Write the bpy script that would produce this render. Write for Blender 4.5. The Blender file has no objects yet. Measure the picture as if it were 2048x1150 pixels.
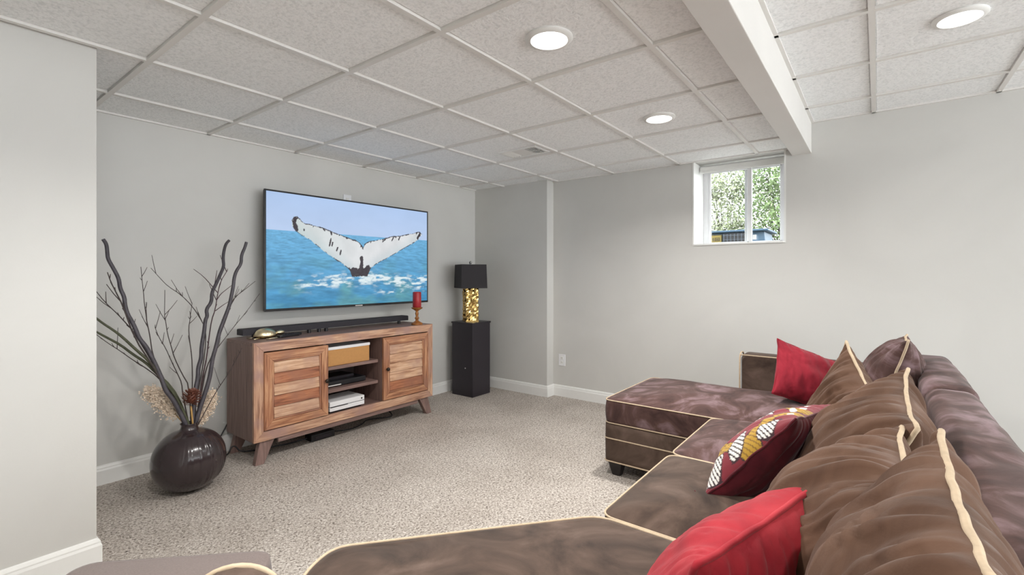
import bpy, bmesh, math, random
import numpy as np
from mathutils import Vector, Matrix, noise as mn

# ------------------------------------------------------------------ camera, world, lights
scene = bpy.context.scene
C = scene.collection
R = math.radians
scene.view_settings.view_transform = 'Standard'
scene.view_settings.look = 'None'
scene.view_settings.gamma = 1.0
scene.view_settings.use_curve_mapping = False
scene.view_settings.exposure = 0.15
scene.cycles.max_bounces = 7
scene.cycles.caustics_reflective = False
scene.cycles.caustics_refractive = False

cam_d = bpy.data.cameras.new('camera')
cam_d.sensor_width = 36.0
cam_d.lens = 955.0 / 2048 * 36
cam_d.shift_y = -24.5 / 2048
cam_d.clip_start = 0.02
cam = bpy.data.objects.new('camera', cam_d)
cam.location = (-0.7045, -3.7958, 1.22)
cam.rotation_euler = (R(90), 0, 0.6532 - math.pi / 2)
C.objects.link(cam)
scene.camera = cam

WORLD_STRENGTH = 6.8
DOWNLIGHT_POWER = 19.0
world = bpy.data.worlds.new('sky')
scene.world = world
world.use_nodes = True
wn = world.node_tree.nodes
wn['Background'].inputs[0].default_value = (0.93, 0.97, 1.0, 1)
wn['Background'].inputs[1].default_value = WORLD_STRENGTH

CEIL = 2.174      # dropped ceiling over the seating area
CEIL2 = 2.345     # higher ceiling right of the beam
TVW = -0.20       # face of the wall behind the television
BKW = 3.43        # face of the wall with the window
T = 0.61          # ceiling tile pitch

# ------------------------------------------------------------------ helpers
def srgb(r, g, b):
    f = lambda c: (c / 255 / 12.92) if c / 255 <= 0.04045 else ((c / 255 + 0.055) / 1.055) ** 2.4
    return (f(r), f(g), f(b), 1.0)

class MB:
    """collects geometry in world coordinates; build() links it as one mesh object"""
    def __init__(self): self.v = []; self.f = []
    def add(self, vs, fs):
        o = len(self.v)
        self.v += [tuple(p) for p in vs]
        self.f += [tuple(i + o for i in q) for q in fs]
        return self
    def box(self, x0, x1, y0, y1, z0, z1):
        return self.add([(x0,y0,z0),(x1,y0,z0),(x1,y1,z0),(x0,y1,z0),(x0,y0,z1),(x1,y0,z1),(x1,y1,z1),(x0,y1,z1)],
                        [(0,3,2,1),(4,5,6,7),(0,1,5,4),(1,2,6,5),(2,3,7,6),(3,0,4,7)])
    def hexa(self, b, t):
        """b: four bottom points counter-clockwise seen from above, t: four top points"""
        return self.add(list(b) + list(t), [(0,3,2,1),(4,5,6,7),(0,1,5,4),(1,2,6,5),(2,3,7,6),(3,0,4,7)])
    def lathe(self, prof, cx, cy, n=32, sx=1.0, sy=1.0, cap=True):
        vs = []; fs = []
        for r, z in prof:
            for k in range(n):
                a = 2 * math.pi * k / n
                vs.append((cx + r * sx * math.cos(a), cy + r * sy * math.sin(a), z))
        for i in range(len(prof) - 1):
            for k in range(n):
                k2 = (k + 1) % n
                fs.append((i*n+k, i*n+k2, (i+1)*n+k2, (i+1)*n+k))
        if cap:
            fs.append(tuple(range(n))[::-1])
            fs.append(tuple((len(prof)-1)*n + k for k in range(n)))
        return self.add(vs, fs)
    def tube(self, pts, r, n=8, closed=False, sm=1):
        P = [Vector(p) for p in pts]
        for _ in range(sm):
            Q = []
            m = len(P)
            for i in range(m if closed else m - 1):
                a, b = P[i], P[(i + 1) % m]
                Q += [a * .75 + b * .25, a * .25 + b * .75]
            if not closed: Q = [P[0]] + Q + [P[-1]]
            P = Q
        m = len(P)
        rf = r if callable(r) else (lambda t: r)
        up = None; vs = []; fs = []
        for i in range(m):
            if closed: d = P[(i+1) % m] - P[i-1]
            else: d = P[min(i+1, m-1)] - P[max(i-1, 0)]
            d.normalize()
            if up is None:
                up = d.orthogonal().normalized()
            else:
                up = (up - d * up.dot(d))
                up = up.normalized() if up.length > 1e-6 else d.orthogonal().normalized()
            s = d.cross(up)
            q = rf(i / (m - 1))
            for k in range(n):
                a = 2 * math.pi * k / n
                vs.append(P[i] + (up * math.cos(a) + s * math.sin(a)) * q)
        for i in range(m if closed else m - 1):
            j = (i + 1) % m
            for k in range(n):
                k2 = (k + 1) % n
                fs.append((i*n+k, i*n+k2, j*n+k2, j*n+k))
        if not closed:
            fs.append(tuple(range(n))[::-1]); fs.append(tuple((m-1)*n + k for k in range(n)))
        return self.add(vs, fs)
    def build(self, name, mat, parent=None, smooth=False, bevel=0, sharp=None, origin=None):
        off = Vector((0, 0, 0))
        if origin is not None: off = Vector(origin)
        elif parent is not None: off = root_loc(parent)
        me = bpy.data.meshes.new(name)
        me.from_pydata([tuple(Vector(p) - off) for p in self.v], [], self.f)
        me.update()
        if smooth:
            me.polygons.foreach_set('use_smooth', [True] * len(me.polygons))
            if sharp: me.set_sharp_from_angle(angle=R(sharp))
        me.materials.append(mat)
        o = bpy.data.objects.new(name, me)
        C.objects.link(o)
        if parent is not None: o.parent = parent
        if origin is not None:
            o.location = off - (root_loc(parent) if parent is not None else Vector((0, 0, 0)))
        if bevel:
            b = o.modifiers.new('bevel', 'BEVEL'); b.width = bevel; b.segments = 2; b.limit_method = 'ANGLE'
        return o

def root_loc(o):
    L = Vector((0, 0, 0))
    while o is not None:
        L += o.location; o = o.parent
    return L

def tag(o, label=None, cat=None, group=None, kind=None):
    if label: o['label'] = label
    if cat: o['category'] = cat
    if group: o['group'] = group
    if kind: o['kind'] = kind
    return o

def thing(name, loc, label, cat, group=None):
    o = bpy.data.objects.new(name, None)
    o.empty_display_size = 0.05
    o.location = loc
    C.objects.link(o)
    return tag(o, label, cat, group)

# ------------------------------------------------------------------ materials
def nodes(name):
    m = bpy.data.materials.new(name); m.use_nodes = True
    nt = m.node_tree
    return m, nt, nt.nodes['Principled BSDF']

def N(nt, typ, **kw):
    n = nt.nodes.new(typ)
    for k, v in kw.items(): setattr(n, k, v)
    return n

def ramp(nt, stops):
    r = nt.nodes.new('ShaderNodeValToRGB')
    e = r.color_ramp.elements
    while len(e) < len(stops): e.new(0.5)
    for i, (p, c) in enumerate(stops):
        e[i].position = p; e[i].color = c if len(c) == 4 else (*c, 1)
    return r

def plain(name, col, rough=0.5, metal=0.0, noise_amt=0.06, scale=30, bump=0.0, coat=0.0, sheen=0.0, spec=0.5):
    """single colour with a faint procedural variation"""
    m, nt, p = nodes(name)
    tc = N(nt, 'ShaderNodeTexCoord')
    nz = N(nt, 'ShaderNodeTexNoise'); nz.inputs['Scale'].default_value = scale; nz.inputs['Detail'].default_value = 4
    nt.links.new(tc.outputs['Object'], nz.inputs['Vector'])
    a = tuple(c * (1 - noise_amt) for c in col[:3]); b = tuple(min(1, c * (1 + noise_amt)) for c in col[:3])
    r = ramp(nt, [(0.3, a), (0.7, b)])
    nt.links.new(nz.outputs[0], r.inputs[0]); nt.links.new(r.outputs[0], p.inputs['Base Color'])
    p.inputs['Roughness'].default_value = rough; p.inputs['Metallic'].default_value = metal
    p.inputs['Coat Weight'].default_value = coat; p.inputs['Sheen Weight'].default_value = sheen
    p.inputs['Specular IOR Level'].default_value = spec
    if bump:
        b_ = N(nt, 'ShaderNodeBump'); b_.inputs['Strength'].default_value = bump; b_.inputs['Distance'].default_value = 0.01
        nt.links.new(nz.outputs[0], b_.inputs['Height']); nt.links.new(b_.outputs[0], p.inputs['Normal'])
    return m

def wood(name, cols, axis='X', wash=None, knots=True, rough=0.5, contrast=1.0):
    m, nt, p = nodes(name)
    tc = N(nt, 'ShaderNodeTexCoord'); oi = N(nt, 'ShaderNodeObjectInfo')
    mul = N(nt, 'ShaderNodeMath', operation='MULTIPLY'); mul.inputs[1].default_value = 43.0
    nt.links.new(oi.outputs['Random'], mul.inputs[0])
    mp = N(nt, 'ShaderNodeMapping')
    sc = {'X': (4, 60, 60), 'Y': (60, 4, 60), 'Z': (60, 60, 4)}[axis]
    mp.inputs['Scale'].default_value = sc
    nt.links.new(tc.outputs['Object'], mp.inputs[0])
    nz = N(nt, 'ShaderNodeTexNoise', noise_dimensions='4D')
    nz.inputs['Scale'].default_value = 1.0; nz.inputs['Detail'].default_value = 7; nz.inputs['Distortion'].default_value = 0.7
    nz.inputs['Roughness'].default_value = 0.62
    nt.links.new(mp.outputs[0], nz.inputs['Vector']); nt.links.new(mul.outputs[0], nz.inputs['W'])
    r = ramp(nt, [(0.33, cols[0]), (0.5, cols[1]), (0.66, cols[2])])
    nt.links.new(nz.outputs[0], r.inputs[0])
    col = r.outputs[0]
    if wash:
        n2 = N(nt, 'ShaderNodeTexNoise', noise_dimensions='4D'); n2.inputs['Scale'].default_value = 5.0; n2.inputs['Detail'].default_value = 5
        nt.links.new(tc.outputs['Object'], n2.inputs['Vector']); nt.links.new(mul.outputs[0], n2.inputs['W'])
        r2 = ramp(nt, [(0.46, (0, 0, 0, 1)), (0.66, (1, 1, 1, 1))])
        nt.links.new(n2.outputs[0], r2.inputs[0])
        mx = N(nt, 'ShaderNodeMix', data_type='RGBA')
        nt.links.new(r2.outputs[0], mx.inputs[0]); nt.links.new(col, mx.inputs[6]); mx.inputs[7].default_value = wash
        col = mx.outputs[2]
    if knots:
        mp2 = N(nt, 'ShaderNodeMapping')
        mp2.inputs['Scale'].default_value = {'X': (4, 7, 7), 'Y': (7, 4, 7), 'Z': (7, 7, 4)}[axis]
        nt.links.new(tc.outputs['Object'], mp2.inputs[0])
        vo = N(nt, 'ShaderNodeTexVoronoi', voronoi_dimensions='4D'); vo.inputs['Scale'].default_value = 1.0
        nt.links.new(mp2.outputs[0], vo.inputs['Vector']); nt.links.new(mul.outputs[0], vo.inputs['W'])
        r3 = ramp(nt, [(0.17, (1, 1, 1, 1)), (0.26, (0, 0, 0, 1))])
        nt.links.new(vo.outputs['Distance'], r3.inputs[0])
        mk = N(nt, 'ShaderNodeMix', data_type='RGBA')
        nt.links.new(r3.outputs[0], mk.inputs[0]); nt.links.new(col, mk.inputs[6]); mk.inputs[7].default_value = srgb(70, 38, 28)
        col = mk.outputs[2]
    nt.links.new(col, p.inputs['Base Color'])
    p.inputs['Roughness'].default_value = rough
    b_ = N(nt, 'ShaderNodeBump'); b_.inputs['Strength'].default_value = 0.25; b_.inputs['Distance'].default_value = 0.004
    nt.links.new(nz.outputs[0], b_.inputs['Height']); nt.links.new(b_.outputs[0], p.inputs['Normal'])
    return m

def suede(name, dark, mid, light, scale=4.0, sheen=0.12, rough=0.85):
    """microsuede: brushed nap in light and dark patches"""
    m, nt, p = nodes(name)
    tc = N(nt, 'ShaderNodeTexCoord')
    n1 = N(nt, 'ShaderNodeTexNoise'); n1.inputs['Scale'].default_value = scale; n1.inputs['Detail'].default_value = 6
    n1.inputs['Distortion'].default_value = 1.3; n1.inputs['Roughness'].default_value = 0.58
    nt.links.new(tc.outputs['Object'], n1.inputs['Vector'])
    r = ramp(nt, [(0.3, dark), (0.5, mid), (0.7, light)])
    nt.links.new(n1.outputs[0], r.inputs[0]); nt.links.new(r.outputs[0], p.inputs['Base Color'])
    p.inputs['Roughness'].default_value = rough
    p.inputs['Sheen Weight'].default_value = sheen; p.inputs['Sheen Roughness'].default_value = 0.45
    p.inputs['Specular IOR Level'].default_value = 0.2
    n2 = N(nt, 'ShaderNodeTexNoise'); n2.inputs['Scale'].default_value = 260; n2.inputs['Detail'].default_value = 2
    nt.links.new(tc.outputs['Object'], n2.inputs['Vector'])
    b_ = N(nt, 'ShaderNodeBump'); b_.inputs['Strength'].default_value = 0.12; b_.inputs['Distance'].default_value = 0.002
    nt.links.new(n2.outputs[0], b_.inputs['Height']); nt.links.new(b_.outputs[0], p.inputs['Normal'])
    return m

def wall_paint(name, col):
    m, nt, p = nodes(name)
    tc = N(nt, 'ShaderNodeTexCoord')
    n1 = N(nt, 'ShaderNodeTexNoise'); n1.inputs['Scale'].default_value = 1.3; n1.inputs['Detail'].default_value = 5; n1.inputs['Distortion'].default_value = 0.8
    nt.links.new(tc.outputs['Object'], n1.inputs['Vector'])
    r = ramp(nt, [(0.35, tuple(c * .97 for c in col[:3])), (0.65, tuple(c * 1.03 for c in col[:3]))])
    nt.links.new(n1.outputs[0], r.inputs[0]); nt.links.new(r.outputs[0], p.inputs['Base Color'])
    p.inputs['Roughness'].default_value = 0.55; p.inputs['Specular IOR Level'].default_value = 0.3
    n2 = N(nt, 'ShaderNodeTexNoise'); n2.inputs['Scale'].default_value = 220; n2.inputs['Detail'].default_value = 2
    nt.links.new(tc.outputs['Object'], n2.inputs['Vector'])
    b_ = N(nt, 'ShaderNodeBump'); b_.inputs['Strength'].default_value = 0.06; b_.inputs['Distance'].default_value = 0.002
    nt.links.new(n2.outputs[0], b_.inputs['Height']); nt.links.new(b_.outputs[0], p.inputs['Normal'])
    return m

def carpet_mat():
    m, nt, p = nodes('carpet')
    tc = N(nt, 'ShaderNodeTexCoord')
    n1 = N(nt, 'ShaderNodeTexNoise'); n1.inputs['Scale'].default_value = 95; n1.inputs['Detail'].default_value = 4; n1.inputs['Roughness'].default_value = 0.7
    n1.inputs['Distortion'].default_value = 0.6
    nt.links.new(tc.outputs['Object'], n1.inputs['Vector'])
    r = ramp(nt, [(0.34, srgb(86, 77, 71)), (0.42, srgb(164, 155, 146)), (0.52, srgb(199, 190, 181)), (0.64, srgb(230, 224, 217))])
    nt.links.new(n1.outputs[0], r.inputs[0])
    n2 = N(nt, 'ShaderNodeTexNoise'); n2.inputs['Scale'].default_value = 2.2; n2.inputs['Detail'].default_value = 4
    nt.links.new(tc.outputs['Object'], n2.inputs['Vector'])
    r2 = ramp(nt, [(0.35, (0.86, 0.85, 0.84, 1)), (0.6, (1, 1, 1, 1))])
    nt.links.new(n2.outputs[0], r2.inputs[0])
    mx = N(nt, 'ShaderNodeMix', data_type='RGBA', blend_type='MULTIPLY'); mx.inputs[0].default_value = 1.0
    nt.links.new(r.outputs[0], mx.inputs[6]); nt.links.new(r2.outputs[0], mx.inputs[7])
    nt.links.new(mx.outputs[2], p.inputs['Base Color'])
    p.inputs['Roughness'].default_value = 1.0; p.inputs['Specular IOR Level'].default_value = 0.05
    b_ = N(nt, 'ShaderNodeBump'); b_.inputs['Strength'].default_value = 0.7; b_.inputs['Distance'].default_value = 0.012
    nt.links.new(n1.outputs[0], b_.inputs['Height']); nt.links.new(b_.outputs[0], p.inputs['Normal'])
    return m

def tile_mat():
    m, nt, p = nodes('acoustic_tile')
    tc = N(nt, 'ShaderNodeTexCoord'); oi = N(nt, 'ShaderNodeObjectInfo')
    mul = N(nt, 'ShaderNodeMath', operation='MULTIPLY'); mul.inputs[1].default_value = 30.0
    nt.links.new(oi.outputs['Random'], mul.inputs[0])
    n1 = N(nt, 'ShaderNodeTexNoise', noise_dimensions='4D'); n1.inputs['Scale'].default_value = 85; n1.inputs['Detail'].default_value = 3; n1.inputs['Distortion'].default_value = 0.5
    nt.links.new(tc.outputs['Object'], n1.inputs['Vector']); nt.links.new(mul.outputs[0], n1.inputs['W'])
    r = ramp(nt, [(0.32, srgb(229, 231, 231)), (0.55, srgb(248, 249, 249))])
    nt.links.new(n1.outputs[0], r.inputs[0]); nt.links.new(r.outputs[0], p.inputs['Base Color'])
    p.inputs['Roughness'].default_value = 0.9; p.inputs['Specular IOR Level'].default_value = 0.1
    b_ = N(nt, 'ShaderNodeBump'); b_.inputs['Strength'].default_value = 0.55; b_.inputs['Distance'].default_value = 0.008
    nt.links.new(n1.outputs[0], b_.inputs['Height']); nt.links.new(b_.outputs[0], p.inputs['Normal'])
    return m

def emit(name, col, strength):
    m = bpy.data.materials.new(name); m.use_nodes = True
    nt = m.node_tree; nt.nodes.clear()
    e = N(nt, 'ShaderNodeEmission'); e.inputs[0].default_value = col; e.inputs[1].default_value = strength
    o = N(nt, 'ShaderNodeOutputMaterial'); nt.links.new(e.outputs[0], o.inputs[0])
    return m

def vcol_mat(name, rough=0.8, emission=False, bumpscale=0):
    m, nt, p = nodes(name)
    a = N(nt, 'ShaderNodeVertexColor'); a.layer_name = 'print'
    if emission:
        p.inputs['Base Color'].default_value = (0.01, 0.01, 0.012, 1)
        nt.links.new(a.outputs[0], p.inputs['Emission Color']); p.inputs['Emission Strength'].default_value = 0.86
        p.inputs['Roughness'].default_value = 0.25; p.inputs['Specular IOR Level'].default_value = 0.3
        m.cycles.emission_sampling = 'NONE'
    else:
        nt.links.new(a.outputs[0], p.inputs['Base Color']); p.inputs['Roughness'].default_value = rough
        p.inputs['Sheen Weight'].default_value = 0.2
    return m

def set_vcol(me, cols):
    at = me.color_attributes.new('print', 'FLOAT_COLOR', 'POINT')
    at.data.foreach_set('color', np.asarray(cols, dtype=np.float32).ravel())

M = {}
M['wall'] = wall_paint('grey_wall_paint', srgb(206, 205, 201))
M['white'] = plain('white_trim_paint', srgb(232, 232, 229), 0.4, noise_amt=0.01)
M['beam'] = wall_paint('pale_beam_paint', srgb(222, 220, 216))
M['tile'] = tile_mat()
M['grid'] = plain('white_grid_metal', srgb(226, 224, 220), 0.45, noise_amt=0.01)
M['carpet'] = carpet_mat()
M['black'] = plain('black_plastic', srgb(26, 26, 30), 0.35, noise_amt=0.03)
M['screen_frame'] = plain('black_bezel', srgb(30, 29, 31), 0.3, noise_amt=0.03)
M['soundbar'] = plain('charcoal_mesh_cloth', srgb(44, 42, 48), 0.7, noise_amt=0.2, scale=300)
M['espresso'] = plain('espresso_laminate', srgb(40, 35, 42), 0.38, noise_amt=0.06, scale=8)
M['shade'] = plain('black_lampshade_cloth', srgb(46, 43, 46), 0.85, noise_amt=0.1, scale=200)
M['gold'] = plain('hammered_gold', (0.60, 0.41, 0.15, 1), 0.2, metal=1.0, noise_amt=0.2, scale=18)
M['brass'] = plain('pale_gold_metal', (0.78, 0.66, 0.44, 1), 0.28, metal=1.0, noise_amt=0.15, scale=40)
M['chrome'] = plain('smoky_chrome', (0.35, 0.34, 0.33, 1), 0.12, metal=1.0)
M['cardboard'] = plain('brown_cardboard', srgb(190, 140, 85), 0.8, noise_amt=0.04, scale=60)
M['white_plastic'] = plain('white_plastic', srgb(232, 232, 234), 0.35, noise_amt=0.01)
M['red_wax'] = plain('red_wax', srgb(160, 28, 38), 0.4, noise_amt=0.08, sheen=0.1)
M['amber_wood'] = wood('turned_amber_wood', [srgb(105, 58, 22), srgb(150, 92, 38), srgb(178, 118, 55)], 'Z', knots=False, rough=0.3)
M['frame_x'] = wood('weathered_pine_across', [srgb(128, 88, 70), srgb(186, 144, 118), srgb(216, 180, 150)], 'X', wash=srgb(168, 134, 124))
M['frame_z'] = wood('weathered_pine_upright', [srgb(128, 88, 70), srgb(186, 144, 118), srgb(216, 180, 150)], 'Z', wash=srgb(168, 134, 124))
M['pine_light'] = wood('light_pine_slat', [srgb(146, 98, 72), srgb(202, 160, 128), srgb(226, 192, 162)], 'X', wash=srgb(180, 142, 122))
M['pine_dark'] = wood('red_pine_slat', [srgb(104, 56, 36), srgb(166, 104, 72), srgb(196, 138, 100)], 'X', wash=srgb(150, 100, 78))
M['door_x'] = wood('orange_pine_across', [srgb(104, 60, 42), srgb(172, 118, 86), srgb(206, 160, 122)], 'X', wash=srgb(156, 112, 92))
M['door_z'] = wood('orange_pine_upright', [srgb(104, 60, 42), srgb(172, 118, 86), srgb(206, 160, 122)], 'Z', wash=srgb(156, 112, 92))
M['taupe_x'] = wood('taupe_stained_wood_across', [srgb(106, 84, 78), srgb(128, 103, 96), srgb(144, 118, 110)], 'X', knots=False)
M['taupe_z'] = wood('taupe_stained_wood_upright', [srgb(106, 84, 78), srgb(128, 103, 96), srgb(144, 118, 110)], 'Z', knots=False)
M['bronze'] = plain('dark_bronze', srgb(52, 44, 40), 0.35, metal=0.7)
M['suede'] = suede('brown_microsuede', srgb(50, 39, 33), srgb(78, 63, 54), srgb(102, 85, 76))
M['suede_mauve'] = suede('mauve_brown_microsuede', srgb(50, 34, 32), srgb(84, 62, 58), srgb(132, 110, 114), 5.0)
M['suede_pillow'] = suede('brown_velvety_pillow_cloth', srgb(72, 50, 37), srgb(94, 69, 54), srgb(114, 87, 72), 3.0)
M['piping'] = plain('tan_piping_cord', srgb(188, 168, 142), 0.8, noise_amt=0.1, scale=60)
M['red'] = suede('red_velour', srgb(138, 30, 42), srgb(164, 42, 52), srgb(186, 62, 70), 4.0)
M['red_dark'] = suede('dark_red_velour', srgb(112, 24, 38), srgb(138, 32, 46), srgb(160, 46, 60), 4.0)
M['maroon'] = suede('maroon_satin', srgb(70, 20, 30), srgb(88, 26, 36), srgb(106, 34, 44), 5.0, sheen=0.2, rough=0.5)
M['linen'] = plain('grey_brown_linen', srgb(110, 98, 94), 0.9, noise_amt=0.12, scale=240, bump=0.1, sheen=0.2)
M['foot'] = plain('black_wood_foot', srgb(30, 25, 26), 0.4)
M['branch'] = plain('charcoal_painted_branch', srgb(70, 66, 72), 0.5, noise_amt=0.25, scale=40)
M['twig'] = plain('dark_twig_bark', srgb(66, 56, 54), 0.75, noise_amt=0.2, scale=60)
M['twig_red'] = plain('plum_twig_bark', srgb(78, 56, 60), 0.6, noise_amt=0.2, scale=60)
M['stalk'] = plain('dark_green_stalk', srgb(70, 72, 50), 0.6, noise_amt=0.3, scale=25)
M['plume'] = plain('dried_cream_plume', srgb(232, 214, 194), 0.95, noise_amt=0.22, scale=90)
M['cone'] = plain('brown_cone_scale', srgb(116, 68, 52), 0.5, noise_amt=0.3, scale=90)
M['cane'] = plain('tan_cane', srgb(190, 150, 90), 0.5, noise_amt=0.1)
M['lens'] = emit('lit_diffuser', (1, 0.97, 0.93, 1), 6.0)
M['dark_void'] = plain('painted_duct_shade', srgb(40, 38, 36), 0.9)
M['back_board'] = plain('dark_back_board', srgb(58, 47, 44), 0.7)  # one even dark colour for the console's back panel

# ------------------------------------------------------------------ the room
def struct(o): return tag(o, kind='structure')

XL, YN = -2.7, -9.2
floor = struct(MB().box(XL, BKW + .3, YN, TVW + .12, -0.1, 0).build('floor', M['carpet']))
struct(MB().box(XL, BKW + .3, TVW, TVW + .12, 0, 2.45).build('wall_left', M['wall']))
# wall with the window opening
OY0, OY1, OZ0 = -3.245, -2.554, 1.468
wb = MB()
wb.box(BKW, BKW + .3, YN, OY0, 0, 2.45).box(BKW, BKW + .3, OY1, TVW, 0, 2.45).box(BKW, BKW + .3, OY0, OY1, 0, OZ0).box(BKW, BKW + .3, OY0, OY1, 2.18, 2.45)
struct(wb.build('wall_back', M['wall']))
struct(MB().box(XL - .12, XL, YN, TVW + .12, 0, 2.45).build('wall_light_block', M['wall']))  # unseen wall, added to keep side daylight off the window wall
struct(MB().box(3.31, BKW, -1.165, TVW, 0, 2.3).build('wall_corner', M['wall']))
struct(MB().box(-0.452, -0.17, -1.18, TVW, 0, 2.3).build('wall_partition', M['wall']))

def baseboard(name, pts):
    """moulded board along a floor path; the room lies to the right of the path direction"""
    prof = [(0, 0), (.016, 0), (.016, .082), (.012, .092), (.012, .098), (.007, .108), (0, .112)]
    P = [Vector((x, y, 0)) for x, y in pts]
    b = MB(); rows = []
    for i, p in enumerate(P):
        dirs = []
        if i > 0: dirs.append((P[i] - P[i-1]).normalized())
        if i < len(P) - 1: dirs.append((P[i+1] - P[i]).normalized())
        ns = [Vector((d.y, -d.x, 0)) for d in dirs]
        if len(ns) == 2: n = (ns[0] + ns[1]) / (1 + ns[0].dot(ns[1]))
        else: n = ns[0]
        rows.append([p + n * a + Vector((0, 0, z)) for a, z in prof])
    k = len(prof)
    for r in rows: b.v += [tuple(q) for q in r]
    for i in range(len(rows) - 1):
        for j in range(k - 1):
            b.f.append((i*k+j, (i+1)*k+j, (i+1)*k+j+1, i*k+j+1))
    b.f.append(tuple(range(k))); b.f.append(tuple((len(rows)-1)*k + j for j in range(k))[::-1])
    return struct(b.build(name, M['white']))
baseboard('baseboard_left', [(-0.17, TVW), (3.31, TVW)])
baseboard('baseboard_back', [(3.31, TVW), (3.31, -1.165), (BKW, -1.165), (BKW, YN)])
baseboard('baseboard_partition', [(-0.452, -1.18), (-0.17, -1.18), (-0.17, TVW)])

# dropped ceilings: slab above, every tile and every grid bar its own piece
def cut(a, lo, hi):
    xs = [lo] + [k * T + a for k in range(-30, 30) if lo + .02 < k * T + a < hi - .02] + [hi]
    return xs
def make_ceiling(name, z, x0, x1, y0, y1, ay):
    slab = struct(MB().box(x0, x1, y0, y1, z + .05, z + .09).build(name, M['white'], origin=(x0, y0, z + .05)))
    xs, ys = cut(0, x0, x1), cut(ay, y0, y1)
    cache = {}
    for i in range(len(xs) - 1):
        for j in range(len(ys) - 1):
            w, h = xs[i+1] - xs[i] - .004, ys[j+1] - ys[j] - .004
            key = (round(w, 3), round(h, 3))
            c = ((xs[i] + xs[i+1]) / 2, (ys[j] + ys[j+1]) / 2, z + .02)
            if key not in cache:
                # recessed shoulder all round, face slightly lower than the shoulder
                b = MB()
                q = .013
                b.box(-w/2, w/2, -h/2, h/2, -.012, .012)
                b.add([(-w/2+q, -h/2+q, -.012), (w/2-q, -h/2+q, -.012), (w/2-q, h/2-q, -.012), (-w/2+q, h/2-q, -.012),
                       (-w/2+q+.003, -h/2+q+.003, -.016), (w/2-q-.003, -h/2+q+.003, -.016), (w/2-q-.003, h/2-q-.003, -.016), (-w/2+q+.003, h/2-q-.003, -.016)],
                      [(4,7,6,5),(0,4,5,1),(1,5,6,2),(2,6,7,3),(3,7,4,0)])
                o = b.build('ceiling_tile', M['tile'])
                cache[key] = o.data
            else:
                o = bpy.data.objects.new('ceiling_tile', cache[key]); C.objects.link(o)
            o.parent = slab; o.location = Vector(c) - slab.location
    def bar(xa, xb, ya, yb): MB().box(xa, xb, ya, yb, z - .006, z + .012).build('grid_bar', M['grid'], slab)
    for x in xs[1:-1]: bar(x - .012, x + .012, y0, y1)
    for y in ys[1:-1]:
        for i in range(len(xs) - 1):
            bar(xs[i] + (.012 if i else 0), xs[i+1] - (.012 if i < len(xs) - 2 else 0), y - .012, y + .012)
    bar(x0, x1, y1 - .018, y1); bar(x1 - .018, x1, y0, y1 - .018); bar(x0, x1 - .018, y0, y0 + .018)
    return slab
make_ceiling('ceiling', CEIL, XL, BKW, -3.285, TVW, 0)
make_ceiling('ceiling_raised', CEIL2, XL, BKW, YN, -3.41, -0.116)
struct(MB().box(XL, BKW, -3.41, -3.285, 2.12, 2.5).build('ceiling_beam', M['beam'], bevel=.003))

# window: reveal lining, frame, sliding sashes, glass, raised blind
win = struct(thing('window_1', (3.73, -2.9, 1.468), None, None))
WX = 3.71
MB().box(BKW - .002, WX + .06, OY1 - .012, OY1, OZ0, 2.174).build('reveal_lining', M['white'], win)
MB().box(BKW - .002, WX + .06, OY0, OY0 + .012, OZ0, 2.174).build('reveal_lining', M['white'], win)
MB().box(BKW - .012, WX + .06, OY0 + .012, OY1 - .012, OZ0, OZ0 + .014).build('window_sill', M['white'], win, bevel=.003)
fr = MB()
fr.box(WX, WX + .06, OY1 - .05, OY1 - .012, OZ0 + .014, 2.174).box(WX, WX + .06, OY0 + .012, OY0 + .05, OZ0 + .014, 2.174)
fr.box(WX, WX + .06, OY0 + .05, OY1 - .05, OZ0 + .014, OZ0 + .03).box(WX, WX + .06, OY0 + .05, OY1 - .05, 2.14, 2.174)
fr.build('window_frame', M['white_plastic'], win, bevel=.002)
gm, gnt, gp = nodes('window_glass')
gt = N(gnt, 'ShaderNodeBsdfTransparent'); gt.inputs[0].default_value = (.97, .98, .98, 1)
gg = N(gnt, 'ShaderNodeBsdfGlossy'); gg.inputs['Roughness'].default_value = 0.02
gx = N(gnt, 'ShaderNodeMixShader'); gx.inputs[0].default_value = 0.05
gnt.links.new(gt.outputs[0], gx.inputs[1]); gnt.links.new(gg.outputs[0], gx.inputs[2])
gnt.links.new(gx.outputs[0], gnt.nodes['Material Output'].inputs[0]); gnt.nodes.remove(gp)
M['glass'] = gm
for (ya, yb, xo) in ((OY1 - .05, -2.955, 0.0), (-2.895, OY0 + .05, .026)):
    s = MB()
    y0, y1 = min(ya, yb), max(ya, yb)
    w = .022
    s.box(WX + .006 + xo, WX + .028 + xo, y0, y0 + w + .012, OZ0 + .03, 2.14).box(WX + .006 + xo, WX + .028 + xo, y1 - w, y1, OZ0 + .03, 2.14)
    s.box(WX + .006 + xo, WX + .028 + xo, y0 + w, y1 - w, OZ0 + .03, OZ0 + .03 + w * .5).box(WX + .006 + xo, WX + .028 + xo, y0 + w, y1 - w, 2.14 - w, 2.14)
    sash = s.build('sash', M['white_plastic'], win, bevel=.002)
    MB().box(WX + .015 + xo, WX + .018 + xo, y0 + w, y1 - w, OZ0 + .03, 2.14).build('pane', M['glass'], sash)
MB().box(WX - .006, WX + .006, -2.99, -2.965, 1.52, 1.56).build('latch', M['white_plastic'], win, bevel=.002)

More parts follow.
